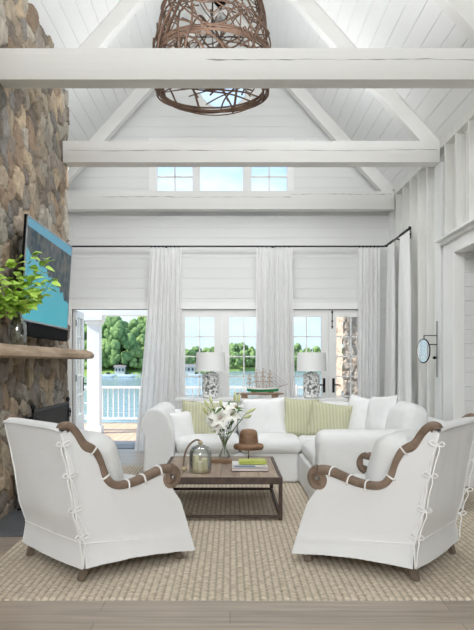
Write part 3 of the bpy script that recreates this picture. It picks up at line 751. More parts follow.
# ------------------------------------------------------------------ wall mirror
mr = empty('shaving_mirror', (XS-.015, 8.1, 1.17), label='small round black-framed swivel mirror on a bracket on the right wall', cat='mirror')
al = math.radians(15); nv = Vector((-math.cos(al), -math.sin(al), 0)); cc = Vector((2.27, 8.09, 1.48)); tx = Vector((0,0,1)); ty = nv.cross(tx)
def disc(m, r, d0, d1, seg=32):
    vs = [cc+nv*d+(tx*math.cos(2*PI*k/seg)+ty*math.sin(2*PI*k/seg))*r for d in (d0,d1) for k in range(seg)]
    m.add(vs, [tuple(range(seg)), tuple(range(2*seg-1,seg-1,-1))]+[(k,(k+1)%seg,seg+(k+1)%seg,seg+k) for k in range(seg)])
m = MB(); disc(m, .133, 0, .006); m.build('mirror_glass', m_mirror, mr)
MB().tube([cc+(tx*math.cos(2*PI*k/32)+ty*math.sin(2*PI*k/32))*.137 for k in range(32)], .008, 8, closed=True).build('mirror_frame', m_black, mr, smooth=True)
m = MB(); disc(m, .133, -.006, -.001); m.build('backing', m_black, mr)
MB().box(XS-.023, XS-.015, 8.09, 8.125, 1.17, 1.83).build('wall_plate', m_pole, mr, bevel=.003)
MB().tube([(XS-.02,8.1,1.555),(2.28,8.09,1.555)], .006, 8).tube([(2.275,8.09,1.66),(2.275,8.09,1.60)], .006, 8).tube([(XS-.02,8.1,1.66),(2.272,8.09,1.66)], .005, 8).build('arm', m_black, mr)
MB().lathe([(0,-.02),(.016,-.012),(.02,0),(.016,.012),(0,.02)], (2.40,8.1,1.40), 12, cap=False).tube([(2.38,8.1,1.40),(2.43,8.1,1.40)], .008, 8).build('knob', m_black, mr, smooth=True)

# ------------------------------------------------------------------ rug
rx0, rx1, ry0, ry1 = RX0, 2.53, 3.90, 8.95
nR = 96; rows = []
ny = 260
for j in range(ny+1):
    y = ry0+(ry1-ry0)*j/ny + 0; row = []
    for i in range(nR*4+1):
        x = rx0+(rx1-rx0)*i/(nR*4); ph = (i % 4)/4
        yy = y + .012*noise.noise(Vector((x*3, 0, 1)))*(1 if j in (0, ny) else 0)
        hh = .006 + .009*abs(math.sin(PI*ph))*(.85+.25*math.sin(y*110+(i//4)*1.9))
        if j in (0, ny) or i in (0, nR*4): hh = .001
        row.append((x, yy, hh))
    rows.append(row)
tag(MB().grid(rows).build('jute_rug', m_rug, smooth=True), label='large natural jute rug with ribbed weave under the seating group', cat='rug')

# ------------------------------------------------------------------ armchairs
PR = [(-.168,.945),(-.150,.972),(-.108,.982),(-.065,.962),(-.028,.922),(.0,.880),(.022,.856),(.055,.838),(.095,.807),(.125,.755),(.145,.705),(.165,.655),(.19,.615),(.225,.590),(.27,.583),(.33,.587),(.40,.600),(.47,.622),(.53,.642),(.59,.657),(.645,.657)]
W2 = .405
def edge_back(z):   # u of the back edge at height z
    T = [(0,.0),(.235,.0),(.375,-.05),(.6,-.085),(.75,-.115),(.90,-.15),(1.0,-.165)]
    for (a, ua), (b, ub) in zip(T, T[1:]):
        if z <= b: return ua+(ub-ua)*(z-a)/(b-a)
    return T[-1][1]
def edge_front(z):
    T = [(0,.845),(.05,.838),(.17,.805),(.25,.785),(.40,.73),(.50,.655),(.56,.58),(.70,.5)]
    for (a, ua), (b, ub) in zip(T, T[1:]):
        if z <= b: return ua+(ub-ua)*(z-a)/(b-a)
    return T[-1][1]
def rail_low(u):
    for (a, za), (b, zb) in zip(PR, PR[1:]):
        if a <= u <= b and b > a: return za+(zb-za)*(u-a)/(b-a)-.045
    return .94 if u < -.1 else .60
def make_chair(label, loc, rz, hid=0):
    c = empty('armchair', loc, rz, label=label, cat='armchair', group='white slipcovered armchairs with carved wooden rails')
    # side panels + back + front apron of the slipcover
    m = MB()
    for sg in (1, -1):
        rows = []; nu, nz = 36, 26
        for i in range(nu+1):
            s_ = i/nu; row = []
            # top point for this column along the rail
            utop = -.150+(.60+.150)*s_
            ztop = rail_low(utop) if utop > -.13 else .915
            zb0 = .085+.02*math.sin(PI*s_)-.035*s_
            for k in range(nz+1):
                t = k/nz
                # blend vertical sides
                zb = zb0; zz = zb+(ztop-zb)*t
                ub = edge_back(zz); uf = edge_front(min(zz, .56))
                ubot = edge_back(zb)+(edge_front(zb)-edge_back(zb))*s_
                u = ubot+(utop-ubot)*(t**1.05)
                e0 = edge_back(zz); e1 = edge_front(zz) if zz < .56 else 9
                if s_ == 0: u = e0
                u = max(u, e0) if s_ > 0 else e0
                if s_ > .55: 
                    wgt = (s_-.55)/.45; tgt = e0+(min(e1, .66)-e0)*s_ if zz > .5 else e0+(e1-e0)*s_
                    u = u*(1-wgt)+tgt*wgt
                flare = .028*max(0, (.235-zz)/.2)**1.2 if zz < .235 else 0
                wob = .006*noise.noise(Vector((u*6, zz*2.5, sg*3+loc[0])))+(.010*noise.noise(Vector((u*11, zz*1.2, 7+sg)))*max(0, 1-zz/.3))
                seam = .006*math.exp(-((zz-(.235-.08*s_))/.012)**2)
                pull = -.012*math.sin(PI*s_)*math.sin(PI*t)
                v = sg*(W2+flare+wob+seam+pull)
                row.append((u, v, zz))
            rows.append(row)
        m.grid(rows, flip=(sg > 0))
        # inner side of the arm, so the cover has thickness
        inner = [[(p[0], sg*(W2-.075), p[2]) for p in r[int(nz*.3):]] for r in rows]
        m.grid(inner, flip=(sg < 0))
    # back
    rows = []; nv, nz = 30, 30
    for k in range(nz+1):
        row = []
        for i in range(nv+1):
            s_ = i/nv; v = -1+2*s_
            ztop = .925+.012*(1-abs(v)**6); zb = .085-.012*(1-v*v)
            zz = zb+(ztop-zb)*k/nz
            flare = .028*max(0, (.235-zz)/.2)**1.2 if zz < .235 else 0
            u = edge_back(zz)-flare-.016*(1-v*v)*math.sin(PI*k/nz)+.006*noise.noise(Vector((v*3, zz*4, 5+loc[0])))
            u -= .006*math.exp(-((zz-.235)/.012)**2)
            row.append((u, v*(W2+flare), zz))
        rows.append(row)
    m.grid(rows, flip=False)
    # rolled top of the back, turning over to the inside
    prof = [(-.012,0),(-.008,.018),(.015,.034),(.05,.030),(.07,-.01),(.075,-.08),(.09,-.4)]
    rows = []
    for i in range(nv+1):
        v = -1+2*i/nv; zt = .925+.012*(1-abs(v)**6); ue = edge_back(zt)-.004
        rows.append([(ue+a, v*(W2-.0), zt+b-.004) for a, b in prof])
    m.grid(rows, flip=True)
    # front apron
    rows = []
    for k in range(20):
        zz = .05+(.44-.05)*k/19; row = []
        for i in range(31):
            v = -1+2*i/30; row.append((edge_front(zz)+.02*(1-v*v)+.005*noise.noise(Vector((v*9, zz*2, 3))), v*(W2+(.028*max(0,(.235-zz)/.2) if zz < .235 else 0)), zz))
        rows.append(row)
    m.grid(rows, flip=True)
    m.build('slipcover', m_fab, c, smooth=True, local=True)
    # piping seams
    for sg in (1, -1):
        pts = []
        for k in range(24):
            zz = .09+(.915-.09)*k/23; fl = .028*max(0, (.235-zz)/.2)**1.2 if zz < .235 else 0
            pts.append((edge_back(zz)-fl*.8, sg*(W2+fl), zz))
        MB().tube(pts, .0055, 6).build('piping', m_fabw, c, smooth=True, local=True)
    for sg in (1, -1):
        pts = []
        for k in range(20):
            s_ = k/19; zz = .235-.075*s_; a_, b_ = edge_back(zz), edge_front(zz)
            pts.append((a_+(b_-a_)*s_, sg*(W2+.004-.012*math.sin(PI*s_)*math.sin(PI*.2)), zz))
        MB().tube(pts, .0045, 6).build('piping', m_fabw, c, smooth=True, local=True)
    MB().tube([(edge_back(.235)-.006-.016*(1-v*v)*.55, v*(W2+.002), .235) for v in [-1+2*k/16 for k in range(17)]], .0045, 6).build('piping', m_fabw, c, smooth=True, local=True)
    # carved rails with scrolls
    for sg in (1, -1):
        m = MB(); top = [Vector((u, 0, z)) for u, z in PR]; top = smoothpath([(p.x,0,p.z) for p in top], 3); n = len(top); rows = []
        for i, p in enumerate(top):
            t = (top[min(i+1,n-1)]-top[max(i-1,0)]).normalized(); nn = Vector((t.z,0,-t.x))
            f = i/(n-1); th = .052+.022*math.exp(-((f-.03)/.06)**2)+.012*math.exp(-((f-.33)/.05)**2)-.008*math.exp(-((f-.5)/.06)**2)+.012*max(0,f-.8)/.2
            if i == 0: th *= .45
            if i == 1: th *= .75
            w = .034; row = []
            for a in range(12):
                an = 2*PI*a/12; ca, sa = math.cos(an), math.sin(an)
                e = lambda q: math.copysign(abs(q)**.6, q)
                q = p+nn*(th/2)*(1-e(ca)); row.append((q.x, sg*(W2-.018)+w*e(sa), q.z))
            rows.append(row+[row[0]])
        m.grid(rows, flip=False); m.add(rows[0][:-1], [tuple(range(12))[::-1]]); m.add(rows[-1][:-1], [tuple(range(12))])
        # arm scroll : spiral from the rail end round to a central boss
        sp = []; rr = []
        cx_, cz_ = .652, .570
        for k in range(40):
            a = PI/2-.15-k/39*2*PI*1.18; R = .060-.034*max(0, (k/39-.45)/.55)
            sp.append((cx_+R*math.cos(a), sg*(W2-.018), cz_+R*math.sin(a))); rr.append(.028-.006*k/39)
        m.tube(sp, rr, 10)
        nn2 = [(0,-.022),(.050,-.021),(.062,-.010),(.062,.010),(.050,.021),(0,.022)]
        vs = []; 
        for r, v in nn2:
            for k in range(14): vs.append((cx_+r*math.cos(2*PI*k/14), sg*(W2-.018)+v, cz_+r*math.sin(2*PI*k/14)))
        m.add(vs, [(i*14+k, i*14+(k+1)%14, (i+1)*14+(k+1)%14, (i+1)*14+k) for i in range(5) for k in range(14)])
        r_ = m.build('arm_rail', m_oldwood, c, smooth=True, local=True)
        vs = []
        for r, v in [(0,.047),(.012,.044),(.016,.036),(.016,.02)]:
            for k in range(12): vs.append((cx_+r*math.cos(2*PI*k/12), sg*(W2-.018+v), cz_+r*math.sin(2*PI*k/12)))
        MB().add(vs, [(i*12+k, i*12+(k+1)%12, (i+1)*12+(k+1)%12, (i+1)*12+k) for i in range(3) for k in range(12)]).build('scroll_button', m_pole, r_, smooth=True, local=True)
        # fabric loops over the rail
        for u in (.085, .175, .315, .42, .545):
            i = min(range(n), key=lambda q: abs(top[q].x-u)); p = top[i]; t = (top[i+1]-top[i-1]).normalized(); nn = Vector((t.z,0,-t.x))
            th = .056; pts = []
            for k in range(14):
                an = 2*PI*k/14; e = lambda q: math.copysign(abs(q)**.6, q)
                q = p+nn*(th/2+.002)-nn*(th/2+.004)*e(math.cos(an)); pts.append((q.x, sg*(W2-.018)+.035*e(math.sin(an)), q.z))
            MB().tube(pts, .0045, 6, closed=True, flat=1.6).build('loop', m_fabw, c, smooth=True, local=True)
    # crest of the back frame showing wood at the far corner is part of the rails; cushions
    m = MB(); R = Matrix.Rotation(math.radians(-16), 3, 'Y')
    m.soft((.22,0,.645), (.27,.62,.44), .11, (.05,0,.02), 14, .008, 5, 2, rot=R); m.build('back_cushion', m_fab2, c, smooth=True, local=True)
    m = MB(); m.soft((.41,0,.42), (.68,.64,.17), .06, (.02,0,.03), 14, .005, 5, 3); m.build('seat_cushion', m_fab2, c, smooth=True, local=True)
    MB().soft((.38,0,.25), (.70,.74,.22), .03, n=6).build('seat_base', m_fab, c, smooth=True, local=True)
    # legs
    for u, v, b in ((.03,1,1),(.03,-1,1),(.735,1,0),(.735,-1,0)):
        v *= W2-.045; s = -1 if b else 1
        m = MB(); secs = [(0,.016,s*.028),(.012,.020,s*.026),(.06,.022,s*.008),(.16,.03,0),(.24,.032,0)] if b else [(0,.022,.012),(.012,.027,.012),(.035,.016,.004),(.07,.020,-.002),(.13,.030,0),(.2,.034,0)]
        rows = []
        for z, r, o in secs: rows.append([(u+o+r*a, v+r*b_, z) for a, b_ in ((-1,-1),(1,-1),(1,1),(-1,1),(-1,-1))])
        m.grid(rows); m.add(rows[0][:-1], [(0,1,2,3)]); m.build('leg', m_legw, c, local=True, bevel=.004)
    # bow ties down the two back edges
    for sg in (1, -1):
        for zz, L in ((.845,.20),(.655,.19),(.445,.17),(.275,.17)):
            fl = .028*max(0, (.235-zz)/.2) if zz < .235 else 0
            off = .075 if sg == hid else 0
            B = Vector((edge_back(zz)-.012+off, sg*(W2+.010+fl), zz)); m = MB()
            dirs = [Vector((-.045,sg*.012,.006)), Vector((.048,sg*.012,.012))]
            for d in dirs:
                m.tube(smoothpath([B, B+d*.6+Vector((0,0,.016)), B+d, B+d*.6-Vector((0,0,.012)), B], 4), .0042, 6)
            for j, d in enumerate(dirs):
                x_ = .35 if j == 0 else .55
                ub = edge_back(max(.1,zz-L))+off
                m.tube(smoothpath([B, B+Vector((d.x*.3, sg*.010, -.03)), Vector(((B.x+ub)/2+d.x*x_, B.y+sg*.010, zz-L*.55)), Vector((ub-.006+d.x*.45, B.y+sg*.016, zz-L*(1-.12*j)))], 5), .0048, 6)
            m.lathe([(0,-.010),(.008,-.005),(.009,.004),(0,.010)], tuple(B), 8, cap=False)
            m.build('tie', m_fabw, c, smooth=True, local=True)
    return c
def chair_loc(bx, by, ang, side):
    a = math.radians(ang); n = Vector((-math.sin(a), math.cos(a)))
    # near back foot sits at u=.03-.028, v=side*W2
    f = Vector((math.cos(a), math.sin(a)))
    p = Vector((bx, by)) - f*0.0 - n*side*(W2-.045)
    return (p.x, p.y, .014), a
l, a = chair_loc(-.913, 4.215, 41, -1)
make_chair('white slipcovered armchair on the left, seen from behind near the fireplace', l, a, 1)
l, a = chair_loc(1.14, 4.215, 145, 1)
make_chair('white slipcovered armchair on the right, facing the coffee table from the doorway side', l, a)

# ------------------------------------------------------------------ coffee table
tx0, tx1, ty0, ty1, tz = -.61, .445, 5.82, 7.13, .372
ct = empty('coffee_table', ((tx0+tx1)/2, (ty0+ty1)/2, .014), label='low rectangular coffee table with plank top and rusted iron frame', cat='coffee table')
m = MB(); nb = 6
for k in range(nb):
    a = tx0+.03+(tx1-tx0-.06)*k/nb; b = tx0+.03+(tx1-tx0-.06)*(k+1)/nb
    m.box(a+.002, b-.002, ty0+.10, ty1-.10, tz-.03, tz-.001, (0,1,0,2,1,0)[k])
m.box(tx0+.03, tx1-.03, ty0+.03, ty0+.098, tz-.03, tz).box(tx0+.03, tx1-.03, ty1-.098, ty1-.03, tz-.03, tz)
m.build('tabletop', [m_ttop, pm('reclaimed_planks_light', (.50,.40,.31), .5, var=(5,.9), col2=(.30,.22,.16), bump=(18,.5), stretch=(3,.35,1)), pm('reclaimed_planks_dark', (.33,.24,.18), .5, var=(5,.9), col2=(.17,.12,.085), bump=(18,.5), stretch=(3,.35,1))], ct, bevel=.002)
m = MB()
m.box(tx0, tx1, ty0, ty0+.03, tz-.055, tz+.002).box(tx0, tx1, ty1-.03, ty1, tz-.055, tz+.002).box(tx0, tx0+.03, ty0+.03, ty1-.03, tz-.055, tz+.002).box(tx1-.03, tx1, ty0+.03, ty1-.03, tz-.055, tz+.002)
m.build('apron', m_tiron, ct, bevel=.002)
for x, y in ((tx0,ty0),(tx1-.035,ty0),(tx0,ty1-.035),(tx1-.035,ty1-.035)):
    MB().box(x+.0015, x+.0335, y+.0015, y+.0335, .014, tz-.056).build('leg', m_tiron, ct, bevel=.002)
m = MB(); z0 = .03
m.box(tx0+.03,tx1-.03,ty0+.004,ty0+.03,z0,z0+.025).box(tx0+.03,tx1-.03,ty1-.03,ty1-.004,z0,z0+.025).box(tx0+.004,tx0+.03,ty0+.03,ty1-.03,z0,z0+.025).box(tx1-.03,tx1-.004,ty0+.03,ty1-.03,z0,z0+.025)
m.build('stretcher', m_tiron, ct, bevel=.002)
# books
def book(x0, x1, y0, y1, z, th, mc, label, rz=0, spine=None):
    c = ((x0+x1)/2, (y0+y1)/2, z); w, d = (x1-x0)/2, (y1-y0)/2
    b = empty('book', c, rz, label=label, cat='book', group='books stacked on the coffee table')
    MB().box(-w,w,-d,d,0,.003).box(-w,w,-d,d,th-.003,th).box(-w,w,-d,-d+.004,0,th).build('cover', mc, b, local=True)
    MB().box(-w+.004,w-.004,-d+.005,d-.004,.003,th-.003).build('pages', m_page, b, local=True)
    if spine: MB().box(-w+.02, w-.10, -d-.0008, -d, th*.3, th*.7).build('spine_title', spine, b, local=True)
book(.018,.34,6.15,6.40,tz+.003,.03,m_book[0],'wide pale pink book at the bottom of the coffee table stack')
book(.02,.325,6.16,6.40,tz+.034,.026,m_book[1],'white book with blue marking in the middle of the stack', spine=m_blue)
book(.08,.325,6.165,6.36,tz+.061,.026,m_book[2],'lime green book on top of the coffee table stack', .03)
# hat block on stand
hb = empty('hat_block', (.18,6.70,tz), label='brown wooden hat form on a thin metal stand behind the books', cat='hat form')
MB().lathe([(.055,.002),(.055,.010),(.012,.014),(.006,.02),(.005,.14)], (.18,6.70,tz), 20).build('stand', m_tiron, hb, smooth=True, angle=.5)
MB().lathe([(.10,.128),(.138,.132),(.146,.145),(.147,.165),(.138,.182),(.11,.188),(.10,.19)], (.18,6.70,tz), 36, sy=.85).build('brim', m_hat, hb, smooth=True)
MB().lathe([(.096,.185),(.092,.23),(.088,.275),(.080,.305),(.06,.322),(.03,.328),(0.001,.33)], (.18,6.70,tz), 36, cap=False, sy=.85).build('crown', m_hat, hb, smooth=True)
# tray and lily vase
tr = MB().box(-.18,.02,6.66,6.84,tz+.003,tz+.030).box(-.185,.025,6.655,6.845,tz+.030,tz+.036)
tag(tr.build('wooden_riser', m_tray, bevel=.003), label='flat wooden block riser under the lily vase', cat='tray')
lv = empty('lily_vase', (-.055,6.74,tz+.036), label='hourglass glass vase of white lilies and green buds on the coffee table', cat='vase')
MB().lathe([(.040,.002),(.055,.012),(.056,.035),(.042,.065),(.020,.10),(.018,.125),(.028,.16),(.045,.20),(.052,.215),(.049,.215),(.042,.198),(.025,.16),(.014,.125),(.016,.10),(.038,.065),(.051,.035),(.050,.016),(0.001,.012)], cap=False, seg=28).build('vase_glass', m_vglass, lv, smooth=True, local=True)
random.seed(5)
st = MB(); lf = MB(); bd = MB(); pt = MB(); an = MB()
def lily(c, ax, R):
    pt = MB(); stm = MB(); ax = ax.normalized(); o = ax.orthogonal().normalized(); o2 = ax.cross(o)
    for k in range(6):
        a = 2*PI*k/6+(.1 if k % 2 else 0); rd = o*math.cos(a)+o2*math.sin(a); sd = ax.cross(rd); rows = []
        for t, w in ((0,.08),(.25,.42),(.5,.60),(.75,.48),(.92,.22),(1,.01)):
            p = c+ax*R*(.75*t-.55*t*t*t)+rd*R*(.18*t+.85*t*t)
            rows.append([p+sd*w*R*.5+ax*.04*R*w*4, p, p-sd*w*R*.5+ax*.04*R*w*4])
        pt.grid([[tuple(q) for q in r] for r in rows])
    for k in range(5):
        a = 2*PI*k/5; rd = o*math.cos(a)+o2*math.sin(a)
        stm.tube([c, c+ax*R*.5+rd*R*.15, c+ax*R*.52+rd*R*.2], [.0012,.0014,.003], 5)
    f_ = pt.build('flower', m_petal, lv, smooth=True, local=True); stm.build('stamens', m_anther, f_, local=True)
def bud(c, ax, L):
    ax = ax.normalized(); MB().tube([c+ax*L*t for t in (0,.12,.35,.65,.9,1)], [.006,.012,.016,.015,.008,.002], 8).build('bud', m_bud, lv, smooth=True, local=True)
heads = [((-.035,-.04,.39),(-.1,-1,.4),.12),((.055,-.02,.42),(.5,-.7,.5),.11),((-.115,.0,.38),(-.8,-.6,.3),.085),((.0,.03,.46),(0,-.4,1),.08),((-.07,-.05,.33),(-.3,-1,-.1),.08),((.10,.0,.49),(.4,-.5,.6),.07)]
for c, ax, R in heads:
    c = Vector(c); st.tube(smoothpath([Vector((0,0,.03)), Vector((c.x*.05,c.y*.05,.13)), Vector((c.x*.4,c.y*.4,.26)), c], 6), .0032, 6); lily(c, Vector(ax), R)
buds = [((-.15,0,.50),(-.5,-.1,.8),.09),((-.17,-.03,.44),(-.5,0,.9),.08),((.13,0,.54),(.2,0,1),.10),((.21,0,.44),(.9,0,.45),.11),((.10,.03,.56),(.1,0,1),.09),((-.03,.02,.50),(-.1,0,1),.08),((-.12,.0,.54),(-.4,0,1),.07),((.19,-.02,.40),(1,0,.3),.08)]
for c, ax, L in buds:
    c = Vector(c); st.tube(smoothpath([Vector((0,0,.03)), Vector((c.x*.05,c.y*.05,.13)), Vector((c.x*.45,c.y*.4,.28)), c], 6), .0026, 6); bud(c, Vector(ax), L)
for k in range(66):
    a = random.uniform(0, 2*PI); zz = random.uniform(.22,.50); r = .02+.28*(zz-.18)*random.uniform(.4,1)
    p = Vector((math.cos(a)*r, math.sin(a)*r*.6, zz)); d = Vector((math.cos(a), math.sin(a)*.6, random.uniform(-.3,.9))); L = random.uniform(.07,.12)
    leaf(lf, p, d, Vector((random.uniform(-.4,.4), -.6, 1)), L, L*.26, .05)
st.build('stems', m_lilyl, lv, smooth=True, local=True); lf.build('leaves', m_lilyl, lv, local=True)

# glass cloche lantern with bentwood handle
gc = Vector((-.263, 6.13, tz)); lc = empty('glass_cloche', tuple(gc+Vector((0,0,.003))), label='glass cloche candle lantern with curved wooden handle at the left of the coffee table', cat='lantern')
MB().lathe([(.098,.003),(.1,.01),(.1,.15),(.094,.19),(.075,.222),(.04,.24),(.018,.245),(.018,.243),(.04,.236),(.073,.218),(.091,.188),(.097,.15),(.097,.01)], tuple(gc), 32, cap=False).build('glass_dome', m_vglass, lc, smooth=True)
MB().lathe([(.085,.004),(.085,.016),(.07,.02)], tuple(gc), 28).build('base', m_rope, lc)
for dx, dy, hh in ((-.04,0,.15),(.035,.02,.12),(.0,-.045,.10)):
    MB().lathe([(.026,.018),(.028,.022),(.028,hh-.004),(.024,hh),(.004,hh-.004)], (gc.x+dx,gc.y+dy,gc.z), 18).tube([(gc.x+dx,gc.y+dy,gc.z+hh-.005),(gc.x+dx,gc.y+dy,gc.z+hh+.01)], .0015, 5).build('candle', m_candle, lc, smooth=True, angle=.6)
MB().tube(smoothpath([gc+Vector((-.145,0,.02)),gc+Vector((-.15,0,.08)),gc+Vector((-.135,0,.17)),gc+Vector((-.095,0,.245)),gc+Vector((-.04,0,.285)),gc+Vector((.0,0,.275)),gc+Vector((.01,0,.25))],6), .0085, 8).build('handle', m_oldwood, lc, smooth=True)
MB().lathe([(0.001,0),(.022,.008),(.028,.025),(.02,.042),(0.001,.05)], (gc.x-.145,gc.y,gc.z+.004), 16, cap=False).build('handle_foot', m_rope, lc, smooth=True)
MB().lathe([(0.001,0),(.018,.006),(.022,.02),(.016,.034),(0.001,.04)], (gc.x+.0,gc.y,gc.z+.243), 16, cap=False).build('knob', m_rope, lc, smooth=True)

# ------------------------------------------------------------------ sectional sofa
so = empty('sectional_sofa', (.5, 8.1, .014), label='white slipcovered L-shaped sectional sofa facing the coffee table', cat='sofa')
Yf, Yb = 7.64, 8.72; Xl, Xr = -.99, 2.12
rc = .763
m = MB(); m.soft(((-.62+rc)/2, (Yf+Yb)/2, .18), (rc+.62, Yb-Yf, .33), .03, (0,.0,0), 16, .008, 4, 1)
m.build('base', m_fab2, so, smooth=True)
m = MB(); m.soft(((rc+Xr)/2, (6.22+Yb)/2, .18), (Xr-rc, Yb-6.22, .33), .03, (0,0,0), 16, .008, 4, 2)
m.build('base', m_fab2, so, smooth=True)
def seatc(x0, x1, y0, y1, z0, z1, sd):
    MB().soft(((x0+x1)/2,(y0+y1)/2,(z0+z1)/2), (x1-x0, y1-y0, z1-z0), .07, (0,.02,.03), 14, .008, 4, sd).build('seat_cushion', m_fab2, so, smooth=True)
seatc(-.60,.11, Yf-.03, 8.45, .33, .50, 3); seatc(.11,.80, Yf-.03, 8.45, .33, .50, 4)
seatc(.78,1.80, 7.58, 8.45, .33, .50, 5); seatc(.78,1.75, 6.52, 7.58, .33, .50, 6)
# backs
MB().soft((.55, 8.60, .385), (3.1, .24, .74), .09, (0,0,.01), 16, .008, 3, 7).build('back_frame', m_fab2, so, smooth=True)
MB().soft((1.99, 7.46, .40), (.26, 2.5, .77), .09, (0,0,.01), 16, .008, 3, 8).build('back_frame', m_fab2, so, smooth=True)
tilt = Matrix.Rotation(math.radians(-12), 3, 'X')
for x0, x1, sd in ((-.60,.08,11),(.09,.80,12),(.82,1.62,13)):
    MB().soft(((x0+x1)/2, 8.36, .645), (x1-x0, .22, .40), .09, (0,.05,.03), 14, .014, 5, sd, rot=tilt).build('back_cushion', m_fab2, so, smooth=True)
tilt2 = Matrix.Rotation(math.radians(12), 3, 'Y')
for y0, y1, sd in ((6.55,7.42,14),(7.44,8.25,15)):
    MB().soft((1.76, (y0+y1)/2, .70), (.22, y1-y0, .44), .09, (.05,0,.03), 14, .014, 5, sd, rot=tilt2).build('back_cushion', m_fab2, so, smooth=True)
# rolled arm at the left
def arm_roll(x0, x1, y0, y1, zt, out):
    m = MB(); cx_ = (x0+x1)/2; rows = []; R = .165
    prof = [(x1-.02,.03),(x1-.015,.30),(x1-.0,.50)]
    ccx, ccz = x0+R+.03, zt-R
    arc = [(ccx+R*math.cos(a), ccz+R*math.sin(a)) for a in [math.radians(q) for q in range(0, 226, 15)]]
    pr = [(x1-.06,.02),(x1-.05,.30),(x1-.045,.52)] + arc + [(x0+.085,.47),(x0+.07,.25),(x0+.05,.02)]
    ys = [y0, y0+.006, y0+.03, y0+.2, y0+.45, y0+.7, y1]
    for j, y in enumerate(ys):
        sc = .93 if j == 0 else (.98 if j == 1 else 1); row = []
        for (x, z) in pr:
            xx = cx_+(x-cx_)*sc; zz = .4+(z-.4)*sc if z > .4 else z
            w = .010*noise.noise(Vector((xx*6, y*5, zz*6))); row.append((xx+w, y+w*.4, zz+w))
        rows.append(row)
    m.grid(rows); m.add(rows[0], [tuple(range(len(pr)))]); m.add(rows[-1], [tuple(range(len(pr)))[::-1]])
    return m
arm_roll(-1.02,-.56, 7.55, 8.70, .845, -1).build('arm', m_fab2, so, smooth=True, sub=1)
# near arm of the return section
m = MB(); m.soft((1.455, 6.36, .37), (1.33, .30, .70), .10, (0,.02,.01), 18, .012, 4, 21); m.build('arm', m_fab2, so, smooth=True)
for x, y in ((-.9,7.65),(-.9,8.6),(2.0,8.6),(.85,6.3),(2.0,6.3)):
    MB().box(x-.03,x+.03,y-.03,y+.03,.014,.06).build('leg', m_legw, so)

def pillow(name, c, w, h, d, mat, label, rz, rx, tw=0, seed=0, group=None, cat='pillow'):
    n = 16; p = empty(name, c, 0, label=label, cat=cat, group=group)
    R = Matrix.Rotation(rz, 3, 'Z') @ Matrix.Rotation(rx, 3, 'X') @ Matrix.Rotation(tw, 3, 'Y'); vs = []; m = MB()
    for sg in (-1, 1):
        rows = []
        for i in range(n+1):
            row = []
            for k in range(n+1):
                u, v = 2*i/n-1, 2*k/n-1
                t = (max(0, 1-u**4)*max(0, 1-v**4))**.5
                x = u*w/2*(1-.07*(1-v*v)**1); z = v*h/2*(1-.07*(1-u*u))
                y = sg*d/2*t+.008*noise.noise(Vector((u*3+seed, v*3, sg)))*t
                row.append(tuple(R @ Vector((x, y, z))))
            rows.append(row)
        m.grid(rows, flip=(sg > 0))
    m.build('cover', mat, p, smooth=True, local=True)
    e = [(u, v) for u, v in [(-1+2*k/12,-1) for k in range(12)]+[(1,-1+2*k/12) for k in range(12)]+[(1-2*k/12,1) for k in range(12)]+[(-1,1-2*k/12) for k in range(12)]]
    MB().tube([R @ Vector((u*w/2*(1-.07*(1-v*v)), 0, v*h/2*(1-.07*(1-u*u)))) for u, v in e], .005, 6, closed=True).build('piping', mat, p, smooth=True, local=True)
    return p
def pat(x, y, D): q = at(x, y, D); return (q.x, q.y, q.z)
GP = 'green striped throw pillows'; WP = 'white throw pillows on the sectional'
pillow('throw_pillow', pat(199,420,8.02), .44,.44,.17, m_green, 'green striped throw pillow at the left end of the sofa, behind the lilies', math.radians(-5), math.radians(-16), math.radians(4), 1, GP)
pillow('throw_pillow', pat(300,418,8.10), .42,.46,.16, m_green, 'green striped throw pillow in the corner, left of the two overlapping green ones', math.radians(-12), math.radians(-14), math.radians(2), 2, GP)
pillow('throw_pillow', pat(329,421,7.85), .50,.42,.17, m_green, 'green striped throw pillow leaning in front in the corner, beside the white pillows', math.radians(-28), math.radians(-18), math.radians(6), 3, GP)
pillow('throw_pillow', pat(182,428,7.90), .30,.38,.16, m_pillow_w, 'small white pillow tucked against the rolled left arm', math.radians(35), math.radians(-12), math.radians(-4), 4, WP)
pillow('throw_pillow', pat(265,418,8.08), .50,.48,.17, m_pillow_w, 'large plain white pillow in the middle below the model ship', math.radians(4), math.radians(-15), math.radians(-3), 5, WP)
pillow('throw_pillow', pat(361,417,7.75), .46,.46,.17, m_pillow_w, 'white pillow right beside the green pillows in the corner', math.radians(-50), math.radians(-14), math.radians(8), 6, WP)
pillow('throw_pillow', pat(381,416,7.35), .46,.44,.17, m_pillow_w, 'white pillow nearest the right wall, above the sofa arm', math.radians(-68), math.radians(-14), math.radians(-5), 7, WP)

